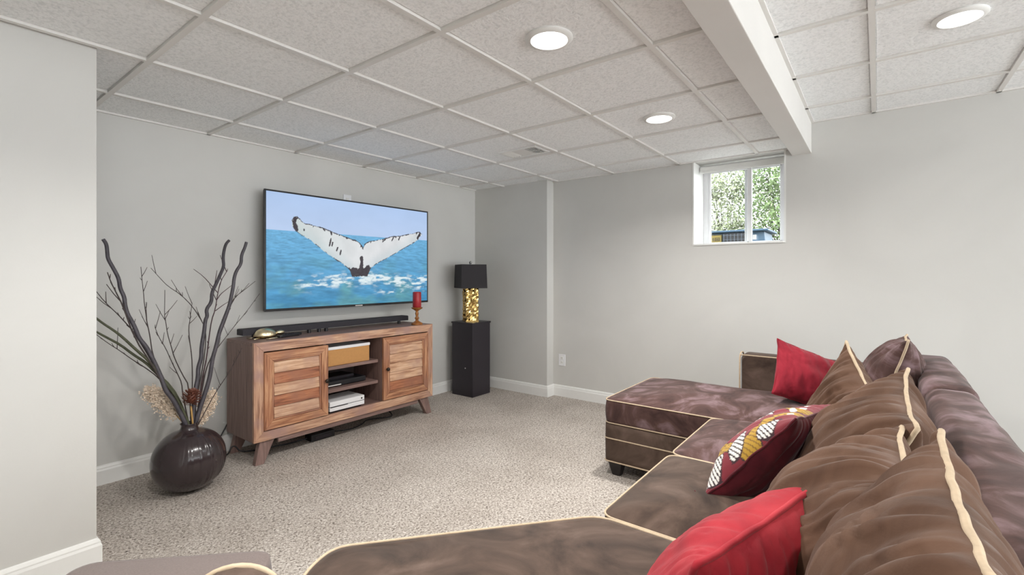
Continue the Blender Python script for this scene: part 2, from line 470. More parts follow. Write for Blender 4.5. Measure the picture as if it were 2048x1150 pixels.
blind = thing('roller_blind', (3.6, -2.9, 2.1), 'rolled-up white roller blind at the top of the basement window', 'blind')
MB().tube([(3.60, OY1 - .02, 2.142), (3.60, OY0 + .02, 2.142)], .022, 16, sm=0).build('roll', M['white_plastic'], blind, smooth=True, sharp=40)
MB().box(3.57, 3.582, OY0 + .018, OY1 - .018, 2.098, 2.118).build('bottom_bar', M['white'], blind, bevel=.002)
MB().box(3.574, 3.578, OY0 + .02, OY1 - .02, 2.112, 2.15).build('hem', M['white'], blind)

# recessed downlights with their own lamps
def downlight(x, y, z, label, dim=1.0):
    t = thing('recessed_downlight', (x, y, z), label, 'ceiling light', 'recessed ceiling downlights')
    MB().lathe([(.072, z + .004), (.094, z + .004), (.095, z - .002), (.09, z - .008), (.075, z - .011), (.072, z - .006), (.072, z + .004)], x, y, 48, cap=False).build('trim_ring', M['white'], t, smooth=True, sharp=40)
    MB().lathe([(.0005, z - .004), (.04, z - .0035), (.073, z - .003)], x, y, 48, cap=False).build('diffuser', M['lens'], t, smooth=True)
    ld = bpy.data.lights.new('downlight_lamp', 'AREA'); ld.shape = 'DISK'; ld.size = .13; ld.energy = DOWNLIGHT_POWER * dim; ld.spread = R(150)
    ld.color = (1, .975, .94)
    lo = bpy.data.objects.new('lamp', ld); C.objects.link(lo); lo.parent = t; lo.location = (0, 0, -.016)
    return t
downlight(.915, -2.745, CEIL, 'round recessed downlight nearest the camera on the lower ceiling')
downlight(2.135, -2.745, CEIL, 'small far round recessed downlight on the lower ceiling near the window')
downlight(2.135, -4.081, CEIL2, 'round recessed downlight in the higher ceiling right of the beam', .3)
downlight(-.915, -4.691, CEIL2, 'added unseen fill downlight in the raised ceiling behind the camera position')  # unseen lamp, added as general fill from behind the camera
downlight(-.305, -2.745, CEIL, 'added unseen downlight in the lower ceiling brightening the television wall')  # out-of-frame lamp, added to lift the television wall

# ceiling air register
vt = thing('ceiling_vent', (2.28, -1.625, CEIL), 'white rectangular air register set in a ceiling tile', 'vent')
v = MB(); z0, z1 = CEIL - .008, CEIL + .004
v.box(2.18, 2.20, -1.80, -1.45, z0, z1).box(2.36, 2.38, -1.80, -1.45, z0, z1).box(2.20, 2.36, -1.80, -1.78, z0, z1).box(2.20, 2.36, -1.47, -1.45, z0, z1)
v.build('frame', M['white'], vt, bevel=.002)
MB().box(2.20, 2.36, -1.78, -1.47, CEIL + .0035, CEIL + .0045).build('duct_shade_sheet', M['dark_void'], vt)  # dark sheet on the tile stands in for the shade inside the duct
MB().box(2.20, 2.36, -1.685, -1.565, z0 + .002, z1 - .002).build('centre_plate', M['grid'], vt)
for k in range(4):
    y = -1.77 + k * .024
    MB().hexa([(2.20, y, z1), (2.36, y, z1), (2.36, y + .003, z1), (2.20, y + .003, z1)], [(2.20, y - .006, z0), (2.36, y - .006, z0), (2.36, y - .003, z0), (2.20, y - .003, z0)]).build('louver', M['white'], vt)
    y = -1.555 + k * .024
    MB().hexa([(2.20, y, z1), (2.36, y, z1), (2.36, y + .003, z1), (2.20, y + .003, z1)], [(2.20, y + .016, z0), (2.36, y + .016, z0), (2.36, y + .019, z0), (2.20, y + .019, z0)]).build('louver', M['white'], vt)
MB().box(2.275, 2.285, -1.78, -1.69, z0, z0 + .002).build('lever', M['white'], vt)

# wall plates
def plate_back(y, z, label):
    t = thing('wall_outlet', (BKW, y, z), label, 'outlet')
    MB().box(BKW - .007, BKW + .001, y - .038, y + .038, z - .058, z + .058).build('cover_plate', M['white_plastic'], t, bevel=.003)
    for dz in (-.022, .022):
        s = MB().box(BKW - .010, BKW - .006, y - .017, y + .017, z + dz - .015, z + dz + .015).build('socket', M['white'], t, bevel=.003)
        for dy in (-.006, .006): MB().box(BKW - .0106, BKW - .0095, y + dy - .001, y + dy + .001, z + dz - .004, z + dz + .006).build('slot', M['black'], s)
    return t
plate_back(-1.27, .365, 'white double outlet low on the back wall above the baseboard')
t = thing('wall_cable_plate', (1.677, TVW, 1.86), 'small white cable plate on the wall above the television', 'wall plate')
MB().box(1.639, 1.715, TVW - .007, TVW + .001, 1.79, 1.906).build('cover_plate', M['white_plastic'], t, bevel=.003)
MB().box(1.662, 1.692, TVW - .010, TVW - .006, 1.815, 1.88).build('insert', M['grid'], t, bevel=.002)

# ------------------------------------------------------------------ outside the window
struct(MB().box(BKW + .3, 14, -12, 4, 1.30, 1.42).build('ground_outside', plain('pale_gravel', srgb(120, 116, 108), 0.9, noise_amt=.1, scale=8)))
bn = thing('garden_box', (5.8, -2.4, 1.42), 'blue garden equipment box with a dark grille and yellow label outside window', 'box')
Mblue = plain('faded_blue_plastic', srgb(48, 76, 98), 0.5, noise_amt=.1)
b = MB().hexa([(5.5, -2.78, 1.42), (6.1, -2.78, 1.42), (6.1, -2.0, 1.42), (5.5, -2.0, 1.42)], [(5.54, -2.74, 1.74), (6.06, -2.74, 1.74), (6.06, -2.0, 1.74), (5.54, -2.0, 1.74)])
b.build('body', Mblue, bn, bevel=.01)
MB().box(5.48, 6.12, -2.79, -1.98, 1.74, 1.765).build('lid', Mblue, bn, bevel=.008)
g = MB().box(5.488, 5.515, -2.56, -2.30, 1.56, 1.725).build('grille_panel', M['black'], bn)
for k in range(7): MB().box(5.482, 5.489, -2.55 + k * .04, -2.546 + k * .04, 1.565, 1.72).build('grille_bar', plain('grey_bar', srgb(90, 100, 112)) if k == 0 else bpy.data.materials['grey_bar'], g)
for k in range(3): MB().box(5.481, 5.488, -2.56, -2.30, 1.60 + k * .05, 1.604 + k * .05).build('grille_bar', bpy.data.materials['grey_bar'], g)
yl = MB().box(5.484, 5.512, -2.285, -2.15, 1.60, 1.715).build('label_plate', plain('yellow_label', srgb(120, 104, 40), .6), bn)
mk = MB(); lx0, lx1 = 5.4815, 5.4845
mk.box(lx0, lx1, -2.283, -2.152, 1.602, 1.607).box(lx0, lx1, -2.283, -2.152, 1.708, 1.713).box(lx0, lx1, -2.283, -2.279, 1.602, 1.713).box(lx0, lx1, -2.156, -2.152, 1.602, 1.713)
mk.box(lx0, lx1, -2.262, -2.205, 1.64, 1.646).box(lx0, lx1, -2.262, -2.255, 1.64, 1.675).box(lx0, lx1, -2.212, -2.205, 1.64, 1.675).box(lx0, lx1, -2.262, -2.205, 1.675, 1.681).box(lx0, lx1, -2.25, -2.216, 1.655, 1.665).box(lx0, lx1, -2.19, -2.18, 1.64, 1.68)
mk.build('label_mark', M['black'], yl)

def leaf_mat(name, c):
    m, nt, p = nodes(name)
    oi = N(nt, 'ShaderNodeTexCoord')
    nz = N(nt, 'ShaderNodeTexNoise'); nz.inputs['Scale'].default_value = 2.5
    nt.links.new(oi.outputs['Object'], nz.inputs['Vector'])
    r = ramp(nt, [(.35, tuple(x * .6 for x in c[:3])), (.65, tuple(min(1, x * 1.35) for x in c[:3]))])
    nt.links.new(nz.outputs[0], r.inputs[0]); nt.links.new(r.outputs[0], p.inputs['Base Color'])
    p.inputs['Roughness'].default_value = 0.6
    return m
rnd = random.Random(7)
def shrub(name, c, rad, n, col, label, size=(.03, .065), clumps=26):
    t = thing(name, (c[0], c[1], 1.42), label, 'shrub')
    lf = MB()
    cl = []
    for k in range(clumps):
        u = rnd.uniform(-1, 1), rnd.uniform(-1, 1), rnd.uniform(-1, 1)
        cl.append((Vector((c[0] + u[0] * rad[0] * .8, c[1] + u[1] * rad[1] * .85, c[2] + u[2] * rad[2] * .85)), rnd.uniform(.15, .42)))
    for i in range(n):
        cc, cr = rnd.choice(cl)
        p = cc + Vector((rnd.gauss(0, 1), rnd.gauss(0, 1), rnd.gauss(0, 1))) * cr * .55
        if p.z < 1.45: p.z = 1.45 + rnd.random() * .2
        d = Vector((rnd.gauss(0, 1), rnd.gauss(0, 1), rnd.gauss(0, 1))).normalized()
        s = d.orthogonal().normalized(); L = rnd.uniform(*size); w = L * .32
        lf.add([p, p + d * L * .5 + s * w, p + d * L, p + d * L * .5 - s * w], [(0, 1, 2, 3)])
    f = lf.build('foliage', leaf_mat('leaf_' + name, col), t); f['kind'] = 'stuff'
    st = MB()
    for k in range(clumps):
        e = cl[k][0]
        b0 = Vector((c[0] + (k % 3 - 1) * .04, c[1] + (k % 4 - 1.5) * .04, 1.42))
        st.tube([b0, b0.lerp(e, .5) + Vector((0, 0, .12)), e], lambda q: .007 * (1 - q) + .002, 5)
    st.build('stems', M['twig'], t)
    return t
shrub('leafy_shrub', (7.4, -1.85, 2.32), (.5, .42, .85), 9000, srgb(128, 136, 104), 'pale sunlit shrub filling the left window pane', clumps=34)
shrub('green_shrub', (7.5, -2.65, 2.32), (.5, .42, .85), 9000, srgb(108, 130, 80), 'bright green shrub seen through the right window pane', clumps=34)

# ------------------------------------------------------------------ television
tv = thing('television', (1.695, TVW, 1.0), 'large flat television on the wall showing a whale tail above blue sea', 'television')
TX0, TX1, TZ0, TZ1, TY = .918, 2.470, .960, 1.836, -.34
MB().box(TX0 + .004, TX1 - .004, TY + .004, TY + .032, TZ0 + .004, TZ1 - .004).build('back_shell', M['black'], tv, bevel=.006)
MB().box(TX0 + .25, TX1 - .25, TY + .03, TY + .06, TZ0 + .06, TZ1 - .2).build('electronics_hump', M['black'], tv, bevel=.01)
bz = .012
fb = MB(); fb.box(TX0, TX1, TY - .004, TY + .012, TZ1 - bz, TZ1).box(TX0, TX1, TY - .004, TY + .012, TZ0, TZ0 + bz + .006)
fb.box(TX0, TX0 + bz, TY - .004, TY + .012, TZ0 + bz, TZ1 - bz).box(TX1 - bz, TX1, TY - .004, TY + .012, TZ0 + bz, TZ1 - bz)
fb.build('bezel', M['screen_frame'], tv, bevel=.002)
MB().box(1.66, 1.73, TY - .0052, TY - .003, TZ0 + .003, TZ0 + .011).build('badge', M['grid'], tv, bevel=.001)
MB().box(1.35, 2.0, -.285, TVW, 1.2, 1.55).build('wall_mount', M['black'], tv)

def vnoise(x, y, seed):
    r = np.random.RandomState(seed).rand(64, 64)
    xi = np.floor(x).astype(int); yi = np.floor(y).astype(int)
    fx = x - xi; fy = y - yi
    fx = fx * fx * (3 - 2 * fx); fy = fy * fy * (3 - 2 * fy)
    g = lambda a, b: r[a % 64, b % 64]
    return (g(xi, yi) * (1 - fx) + g(xi + 1, yi) * fx) * (1 - fy) + (g(xi, yi + 1) * (1 - fx) + g(xi + 1, yi + 1) * fx) * fy
def fbm(x, y, seed, oct=4):
    s = 0; a = .5; tot = 0
    for k in range(oct):
        s = s + a * vnoise(x * 2 ** k, y * 2 ** k, seed + k); tot += a; a *= .5
    return s / tot
def inside(px, py, poly):
    c = np.zeros(px.shape, bool)
    j = len(poly) - 1
    for i in range(len(poly)):
        xi, yi = poly[i]; xj, yj = poly[j]
        m = ((yi > py) != (yj > py)) & (px < (xj - xi) * (py - yi) / (yj - yi + 1e-9) + xi)
        c ^= m; j = i
    return c
def dist(px, py, line):
    d = np.full(px.shape, 1e9)
    for (x0, y0), (x1, y1) in zip(line[:-1], line[1:]):
        dx, dy = x1 - x0, y1 - y0
        t = np.clip(((px - x0) * dx + (py - y0) * dy) / (dx * dx + dy * dy + 1e-9), 0, 1)
        d = np.minimum(d, np.hypot(px - x0 - t * dx, py - y0 - t * dy))
    return d
def homog(src, dst):
    A = []; B = []
    for (x, y), (u, v) in zip(src, dst):
        A += [[x, y, 1, 0, 0, 0, -u * x, -u * y], [0, 0, 0, x, y, 1, -v * x, -v * y]]; B += [u, v]
    h = np.linalg.solve(np.array(A, float), np.array(B, float))
    return np.append(h, 1).reshape(3, 3)
def paint_screen():
    nx, ny = 420, 236
    u, v = np.meshgrid(np.linspace(0, 1, nx), np.linspace(0, 1, ny))      # v up
    U = u; V = 1 - v                                                       # V down
    H = homog([(132, 105), (1312, 290), (1298, 945), (115, 985)], [(0, 0), (1, 0), (1, 1), (0, 1)])
    def mapp(pts):
        o = []
        for x, y in pts:
            q = H @ np.array([x, y, 1.0]); o.append((q[0] / q[2] * 1.77, q[1] / q[2]))
        return o
    up = mapp([(318, 330), (330, 302), (355, 298), (375, 320), (400, 348), (470, 368), (545, 392), (600, 412), (660, 440), (720, 465), (780, 487), (815, 510), (832, 542),
               (850, 512), (880, 497), (960, 485), (1040, 465), (1120, 458), (1200, 445), (1255, 430), (1270, 450)])
    lo = mapp([(1240, 495), (1180, 530), (1100, 575), (1000, 630), (930, 665), (890, 695), (870, 735), (860, 757), (750, 757), (735, 715), (690, 665), (620, 620), (540, 560), (450, 480), (380, 440), (340, 410), (320, 370)])
    X = U * 1.77
    wob = (fbm(X * 26, V * 26, 3) - .5) * .012
    Xw, Vw = X + wob, V + (fbm(X * 26, V * 26, 9) - .5) * .014
    S = lambda r, g, b: np.array(srgb(r, g, b)[:3])
    col = np.zeros((ny, nx, 3))
    sky = (S(178, 203, 240)[None, None] * (1 - U[..., None] * .0) * (1 - V[..., None]) + S(206, 219, 242)[None, None] * V[..., None])
    cl = fbm(X * 3, V * 6, 21)[..., None]
    sky = sky * (0.94 + .12 * cl)
    hz = mapp([(125, 392), (1305, 497)]); hzv = hz[0][1] + (hz[1][1] - hz[0][1]) * U
    depth = np.clip((V - hzv) / (1 - hzv), 0, 1)
    fy = 9 / (depth + .10)
    w1 = fbm(X * (10 + 0 * depth) / (depth * .8 + .3), np.log(depth + .12) * 26, 31, 5)
    w2 = fbm(X * 4, V * 7, 41)
    a = S(112, 178, 220); b2 = S(66, 140, 184); c = S(98, 160, 168)
    sea = a[None, None] * (1 - depth[..., None]) + b2[None, None] * depth[..., None]
    g = np.clip((w2 - .42) * 4, 0, 1)[..., None] * np.clip(depth * 2.4 - .6, 0, 1)[..., None]
    sea = sea * (1 - g * .8) + c * g * .8
    sea = sea * (0.62 + .76 * w1[..., None])
    # foam around the tail and at the right
    band = np.exp(-((V - .765 - .02 * np.sin(X * 5)) / .055) ** 2) * np.clip((X - .18) * 4, 0, 1)
    band = np.maximum(band, np.exp(-((V - .80) / .07) ** 2) * np.clip((X - 1.45) * 4, 0, 1))
    band = np.maximum(band, .8 * np.exp(-((V - .88) / .025) ** 2) * np.exp(-((X - 1.28) / .16) ** 2))
    fo = np.clip((fbm(X * 14, V * 46, 51, 5) - .56 + .16 * band) * 5, 0, 1) * np.clip(band * 2.0, 0, 1)
    sea = sea * (1 - fo[..., None]) + S(226, 240, 244) * fo[..., None]
    col = np.where((V < hzv)[..., None], sky, sea)
    tail = inside(Xw, Vw, up + lo)
    white = S(226, 228, 230)[None, None] * (.86 + .22 * fbm(X * 9, V * 9, 61)[..., None])
    mid = dist(X, V, mapp([(480, 440), (700, 560), (815, 640)])); tint = np.exp(-(mid / .2) ** 2)[..., None] * 0
    edge = np.clip(1 - V * 0 - dist(X, V, lo) / .10, 0, 1)[..., None]
    tc = white * (1 - .32 * edge) + S(168, 196, 204) * .32 * edge
    teal = (np.clip(1 - X / 1.0, 0, 1) * fbm(X * 5, V * 5, 91))[..., None] * .75
    tc = tc * (1 - teal) + S(186, 208, 204) * teal
    dk = S(62, 56, 62)
    n5 = fbm(X * 40, V * 40, 71)
    d_up = dist(X, V, up)
    n6 = fbm(X * 46 + V * 18, V * 12, 77)
    m = (d_up < .006 + .02 * (n5 - .45)) | (d_up < .10 * (n6 - .52))
    left_tip = mapp([(338, 318), (330, 350), (345, 395)]); m |= dist(X, V, left_tip) < .030 * (n5 + .1)
    right_tip = mapp([(1262, 440), (1238, 482)]); m |= dist(X, V, right_tip) < .022 * (n5 + .15)
    base = mapp([(740, 725), (805, 740), (870, 718)]); m |= dist(X, V, base) < .07 * (n5 + .25)
    stem = mapp([(822, 620), (818, 740)]); m |= dist(X, V, stem) < .03 * (n5 + .12)
    for seg in ([(600, 470), (588, 525)], [(648, 540), (640, 560)], [(672, 560), (664, 592)], [(612, 500), (606, 525)], [(545, 395), (555, 410)], [(604, 412), (604, 440)], [(1000, 485), (980, 500)], [(1060, 470), (1048, 495)], [(1110, 460), (1098, 490)], [(404, 398), (404, 408)]):
        m |= dist(X, V, mapp(seg)) < .0065 * (n5 + .5)
    m |= (dist(X, V, lo) < .006) & (n5 > .45)
    tc = np.where(m[..., None], dk * (.7 + .7 * n5[..., None]), tc)
    col = np.where(tail[..., None], tc, col)
    spl = np.exp(-((V - .745) / .022) ** 2) * np.exp(-((X - 1.06) / .2) ** 2)
    sp = np.clip((fbm(X * 40, V * 40, 81) - .5 + .1 * spl) * 7, 0, 1) * np.clip(spl * 1.5, 0, 1)
    col = col * (1 - sp[..., None]) + S(228, 238, 242) * sp[..., None]
    rgba = np.ones((ny, nx, 4), np.float32); rgba[..., :3] = np.clip(col, 0, 1)
    x0, x1, z0, z1 = TX0 + bz, TX1 - bz, TZ0 + bz + .006, TZ1 - bz
    vs = np.stack([x0 + (x1 - x0) * u, np.full_like(u, TY - .001), z0 + (z1 - z0) * v], -1).reshape(-1, 3)
    idx = np.arange(nx * ny).reshape(ny, nx)
    fs = np.stack([idx[:-1, :-1], idx[:-1, 1:], idx[1:, 1:], idx[1:, :-1]], -1).reshape(-1, 4)
    mb = MB(); mb.v = [tuple(p) for p in vs]; mb.f = [tuple(int(i) for i in q) for q in fs]
    o = mb.build('screen', vcol_mat('lit_screen', emission=True), tv)
    set_vcol(o.data, rgba.reshape(-1, 4))
    o['label'] = 'lit screen picture of a whale tail over blue sea'
paint_screen()

# ------------------------------------------------------------------ media console
st = thing('media_console', (1.475, -.45, 0), 'long weathered pine media console with two slatted doors below the television', 'tv stand')
SX0, SX1, SY0, SY1, SZ0, SZ1 = .708, 2.243, -.65, -.25, .147, .787
MB().box(SX0, SX1, SY0 + .022, SY1, SZ1 - .022, SZ1).build('top', M['taupe_x'], st, bevel=.002)
for x in (SX0, SX1 - .022): MB().box(x, x + .022, SY0 + .022, SY1, SZ0, SZ1 - .022).build('side_panel', M['taupe_z'], st, bevel=.002)
MB().box(SX0 + .022, SX1 - .022, SY1 - .01, SY1, SZ0, SZ1 - .022).build('back_panel', M['back_board'], st)
MB().box(SX0 + .022, SX1 - .022, SY0 + .022, SY1 - .01, SZ0, SZ0 + .06).build('bottom_panel', M['taupe_x'], st)
for x in (1.198, 1.702): MB().box(x, x + .02, SY0 + .02, SY1 - .01, SZ0 + .06, SZ1 - .022).build('divider', M['taupe_z'], st)

def mitred(x0, x1, z0, z1, w, ya, yb, mx, mz, parent, names=('rail', 'stile'), bevel=.002):
    """four mitred frame pieces; ya is the front"""
    P = [(x0, z0), (x1, z0), (x1, z1), (x0, z1)]
    Q = [(x0 + w, z0 + w), (x1 - w, z0 + w), (x1 - w, z1 - w), (x0 + w, z1 - w)]
    for i in range(4):
        j = (i + 1) % 4
        q = [P[i], P[j], Q[j], Q[i]]
        MB().hexa([(a, ya, b) for a, b in q][::-1], [(a, yb, b) for a, b in q][::-1]).build(names[i % 2], mx if i % 2 == 0 else mz, parent, bevel=bevel)
mitred(SX0, SX1, SZ0, SZ1, .062, SY0, SY0 + .022, M['frame_x'], M['frame_z'], st, ('face_rail', 'face_stile'))
MB().box(.87, 2.08, SY0 + .012, SY0 + .035, .112, SZ0).build('apron', M['taupe_x'], st, bevel=.002)
for sx, xt in ((-1, .80), (1, 2.15)):
    for yc, dy in ((SY0 + .035, -.012), (SY1 - .035, .012)):
        xb = xt + sx * .055
        w, wb, d = .048, .028, .02
        MB().hexa([(xb - wb, yc + dy - d, 0), (xb + wb, yc + dy - d, 0), (xb + wb, yc + dy + d, 0), (xb - wb, yc + dy + d, 0)],
                  [(xt - w, yc - d, SZ0), (xt + w, yc - d, SZ0), (xt + w, yc + d, SZ0), (xt - w, yc + d, SZ0)]).build('leg', M['taupe_z'], st, bevel=.002)
for z in (.548, .382): MB().box(1.22, 1.68, SY0 + .03, SY1 - .012, z - .024, z).build('shelf', M['taupe_x'], st, bevel=.002)
def door(x0, x1, tones, knob_x, label):
    z0, z1 = .216, .718
    d = MB().box(x0 + .04, x1 - .04, SY0 + .004, SY0 + .012, z0 + .04, z1 - .04).build('door', M['door_x'], st)
    d['label'] = label
    mitred(x0, x1, z0, z1, .052, SY0 - .012, SY0 + .010, M['door_x'], M['door_z'], d, ('door_rail', 'door_stile'))
    mitred(x0 + .052, x1 - .052, z0 + .052, z1 - .052, .013, SY0 - .008, SY0 + .008, M['door_x'], M['door_z'], d, ('bead', 'bead'), bevel=.004)
    xa, xb, za, zb = x0 + .066, x1 - .066, z0 + .066, z1 - .066
    h = (zb - za) / 5
    for k in range(5):
        a = zb - (k + 1) * h
        MB().hexa([(xa, SY0 - .009, a + .001), (xb, SY0 - .009, a + .001), (xb, SY0 + .006, a + .001), (xa, SY0 + .006, a + .001)],
                  [(xa, SY0 - .001, a + h - .001), (xb, SY0 - .001, a + h - .001), (xb, SY0 + .006, a + h - .001), (xa, SY0 + .006, a + h - .001)]).build('slat', M['pine_light'] if tones[k] else M['pine_dark'], d, bevel=.002)
    y = SY0 - .012
    kb = MB(); prof = [(.006, 0), (.006, .010), (.014, .014), (.0155, .02), (.012, .026), (.004, .028)]
    n = 16
    for r, q in prof:
        for i in range(n):
            a = 2 * math.pi * i / n
            kb.v.append((knob_x + r * math.cos(a), y - q, .465 + r * math.sin(a)))
    for i in range(len(prof) - 1):
        for k in range(n): kb.f.append((i*n+k, i*n+(k+1) % n, (i+1)*n+(k+1) % n, (i+1)*n+k))
    kb.f.append(tuple((len(prof)-1)*n + k for k in range(n)))
    kb.build('knob', M['bronze'], d, smooth=True, sharp=50)
door(.769, 1.219, (1, 0, 1, 0, 1), 1.200, 'left slatted pine door with dark round knob')
door(1.704, 2.182, (1, 1, 1, 1, 0), 1.735, 'right slatted pine door with dark round knob')

# things in the open bay
t = thing('cardboard_box', (1.42, -.48, .548), 'flat brown cardboard box with white top on the upper shelf of console', 'box')
MB().box(1.225, 1.612, -.60, -.32, .5485, .668).build('carton', M['cardboard'], t, bevel=.002)
MB().box(1.222, 1.616, -.604, -.316, .668, .69).build('lid', M['white_plastic'], t, bevel=.003)
t = thing('media_player', (1.42, -.47, .382), 'slim black media player on the middle shelf of console', 'media player')
MB().box(1.24, 1.60, -.57, -.32, .388, .425).build('case', M['black'], t, bevel=.004)
MB().box(1.25, 1.38, -.573, -.569, .393, .40).build('disc_slot', M['grid'], t)
for x in (1.27, 1.57): MB().box(x - .012, x + .012, -.54, -.36, .382, .388).build('foot', M['black'], t)
MB().box(1.30, 1.54, -.50, -.34, .425, .445).build('stacked_case', M['espresso'], t, bevel=.003)
t = thing('white_game_console', (1.40, -.5, .207), 'white game console with black slot on the bottom shelf of media stand', 'game console')
MB().box(1.25, 1.545, -.63, -.42, .222, .252).build('lower_case', M['white_plastic'], t, bevel=.002)
MB().box(1.252, 1.543, -.626, -.42, .252, .256).build('seam', M['black'], t)
MB().box(1.25, 1.545, -.63, -.42, .256, .292).build('upper_case', M['white_plastic'], t, bevel=.002)
MB().box(1.255, 1.40, -.6315, -.629, .250, .255).build('disc_slot', M['black'], t)
bt = MB()
for i in range(16):
    a = 2 * math.pi * i / 16; bt.v.append((1.52 + .007 * math.cos(a), -.6312, .272 + .007 * math.sin(a)))
bt.f.append(tuple(range(16))); bt.build('power_button', M['bronze'], t)
MB().box(1.27, 1.525, -.61, -.44, .207, .222).build('base', M['black'], t)

# on top of the console
t = thing('soundbar', (1.45, -.37, SZ1), 'long black soundbar on the media console under the television', 'soundbar')
MB().box(.74, 2.165, -.418, -.325, .812, .853).build('body', M['soundbar'], t, bevel=.004)
MB().box(.744, 2.161, -.412, -.33, .853, .8545).build('top_panel', M['soundbar'], t)
for x in (.82, 1.22, 1.30, 1.36, 2.07): MB().lathe([(.014, SZ1), (.014, .813)], x, -.40, 12).build('foot', M['black'], t)

t = thing('candlestick', (2.118, -.585, SZ1), 'turned amber wood candlestick at the right end of media console', 'candle holder')
z = SZ1
MB().lathe([(.048, z), (.05, z + .006), (.048, z + .013), (.036, z + .02), (.026, z + .026), (.014, z + .034), (.011, z + .042), (.017, z + .05), (.020, z + .057), (.016, z + .065), (.010, z + .072),
            (.0125, z + .085), (.016, z + .097), (.013, z + .108), (.010, z + .114), (.013, z + .12), (.024, z + .128), (.04, z + .137), (.049, z + .145), (.05, z + .15), (.044, z + .152)], 2.118, -.585, 32).build('turned_stem', M['amber_wood'], t, smooth=True, sharp=60)
cd = thing('pillar_candle', (2.118, -.585, z + .152), 'red pillar candle standing on the amber wood candlestick', 'candle')
MB().lathe([(.036, z + .152), (.0375, z + .155), (.037, z + .28), (.033, z + .287), (.028, z + .284), (.010, z + .276), (.003, z + .275)], 2.118, -.585, 32).build('wax', M['red_wax'], cd, smooth=True, sharp=50)
MB().tube([(2.118, -.585, z + .274), (2.119, -.585, z + .284), (2.121, -.585, z + .288)], .0015, 6).build('wick', M['black'], cd)

tu = thing('turtle_figurine', (.885, -.445, SZ1), 'gold metal sea turtle figurine on the left end of media console', 'figurine')
def ell(c, r, n=20, m=12, f=None):
    b = MB()
    for j in range(m + 1):
        ph = math.pi * j / m
        for i in range(n):
            a = 2 * math.pi * i / n
            p = Vector((r[0] * math.sin(ph) * math.cos(a), r[1] * math.sin(ph) * math.sin(a), r[2] * math.cos(ph)))
            if f: p = f(p)
            b.v.append(tuple(Vector(c) + p))
    for j in range(m):
        for i in range(n): b.f.append((j*n+i, (j+1)*n+i, (j+1)*n+(i+1) % n, j*n+(i+1) % n))
    return b
cx, cy, cz = .875, -.445, SZ1 + .012
def shellf(p):
    p.y *= 1 - .25 * max(0, -p.x / .07)
    if p.z < 0: p.z *= .25
    g = mn.noise(Vector((p.x * 60, p.y * 60, 0)))
    if p.z > 0: p.z += .0015 * g
    return p
ell((cx, cy, cz + .006), (.078, .060, .052), 32, 18, shellf).build('shell', M['brass'], tu, smooth=True)
ell((cx, cy, cz), (.066, .05, .012), 20, 10).build('belly', M['gold'], tu, smooth=True)
ell((cx + .098, cy - .012, cz + .02), (.032, .017, .016), 16, 10).build('head', M['brass'], tu, smooth=True)
def flip(path, w):
    b = MB(); n = len(path)
    for i, p in enumerate(path):
        q = Vector(path[min(i+1, n-1)]) - Vector(path[max(i-1, 0)]); s = Vector((-q.y, q.x, 0)).normalized()
        ww = w * math.sin(math.pi * (i + .8) / (n + .3))
        for a, h in ((-1, 0), (0, .004), (1, 0), (0, -.003)): b.v.append(tuple(Vector(p) + s * ww * a + Vector((0, 0, h))))
    for i in range(n - 1):
        for k in range(4): b.f.append((i*4+k, i*4+(k+1) % 4, (i+1)*4+(k+1) % 4, (i+1)*4+k))
    b.f.append((0, 3, 2, 1)); b.f.append(tuple((n-1)*4 + k for k in range(4)))
    b.build('flipper', M['brass'], tu, smooth=True)
zf = SZ1 + .005
for s in (-1, 1):
    flip([(cx + .05, cy + s * .04, zf + .006), (cx + .055, cy + s * .065, zf), (cx + .03, cy + s * .085, zf), (cx - .01, cy + s * .092, zf), (cx - .035, cy + s * .09, zf)], .014)
    flip([(cx - .055, cy + s * .03, zf + .004), (cx - .078, cy + s * .038, zf), (cx - .098, cy + s * .05, zf)], .012)

def remote(c, ang, L, label):
    t = thing('remote_control', c, label, 'remote control', 'remote controls on the console')
    d = Vector((math.cos(ang), math.sin(ang), 0)); s = Vector((-d.y, d.x, 0)); z0 = c[2]
    b = MB(); pts = []
    for i in range(24):
        a = 2 * math.pi * i / 24
        ex = math.copysign(abs(math.cos(a)) ** .35, math.cos(a)) * L / 2; ey = math.copysign(abs(math.sin(a)) ** .35, math.sin(a)) * .021
        pts.append(Vector(c) + d * ex + s * ey)
    b.v = [tuple(p) for p in pts] + [tuple(p + Vector((0, 0, .017))) for p in pts]
    b.f = [tuple(range(24))[::-1], tuple(range(24, 48))] + [(i, (i+1) % 24, 24 + (i+1) % 24, 24 + i) for i in range(24)]
    b.build('case', M['black'], t, bevel=.004)
    for k in range(4):
        for m_ in (-1, 1):
            q = Vector(c) + d * (-.05 + k * .022) + s * m_ * .008
            MB().lathe([(.004, z0 + .017), (.004, z0 + .0185)], q.x, q.y, 8).build('button', M['soundbar'], t)
remote((1.01, -.50, SZ1 + .001), R(12), .17, 'black remote control beside the gold turtle, nearer the front edge')
remote((1.05, -.452, SZ1 + .001), R(4), .16, 'black remote control lying close to the soundbar')

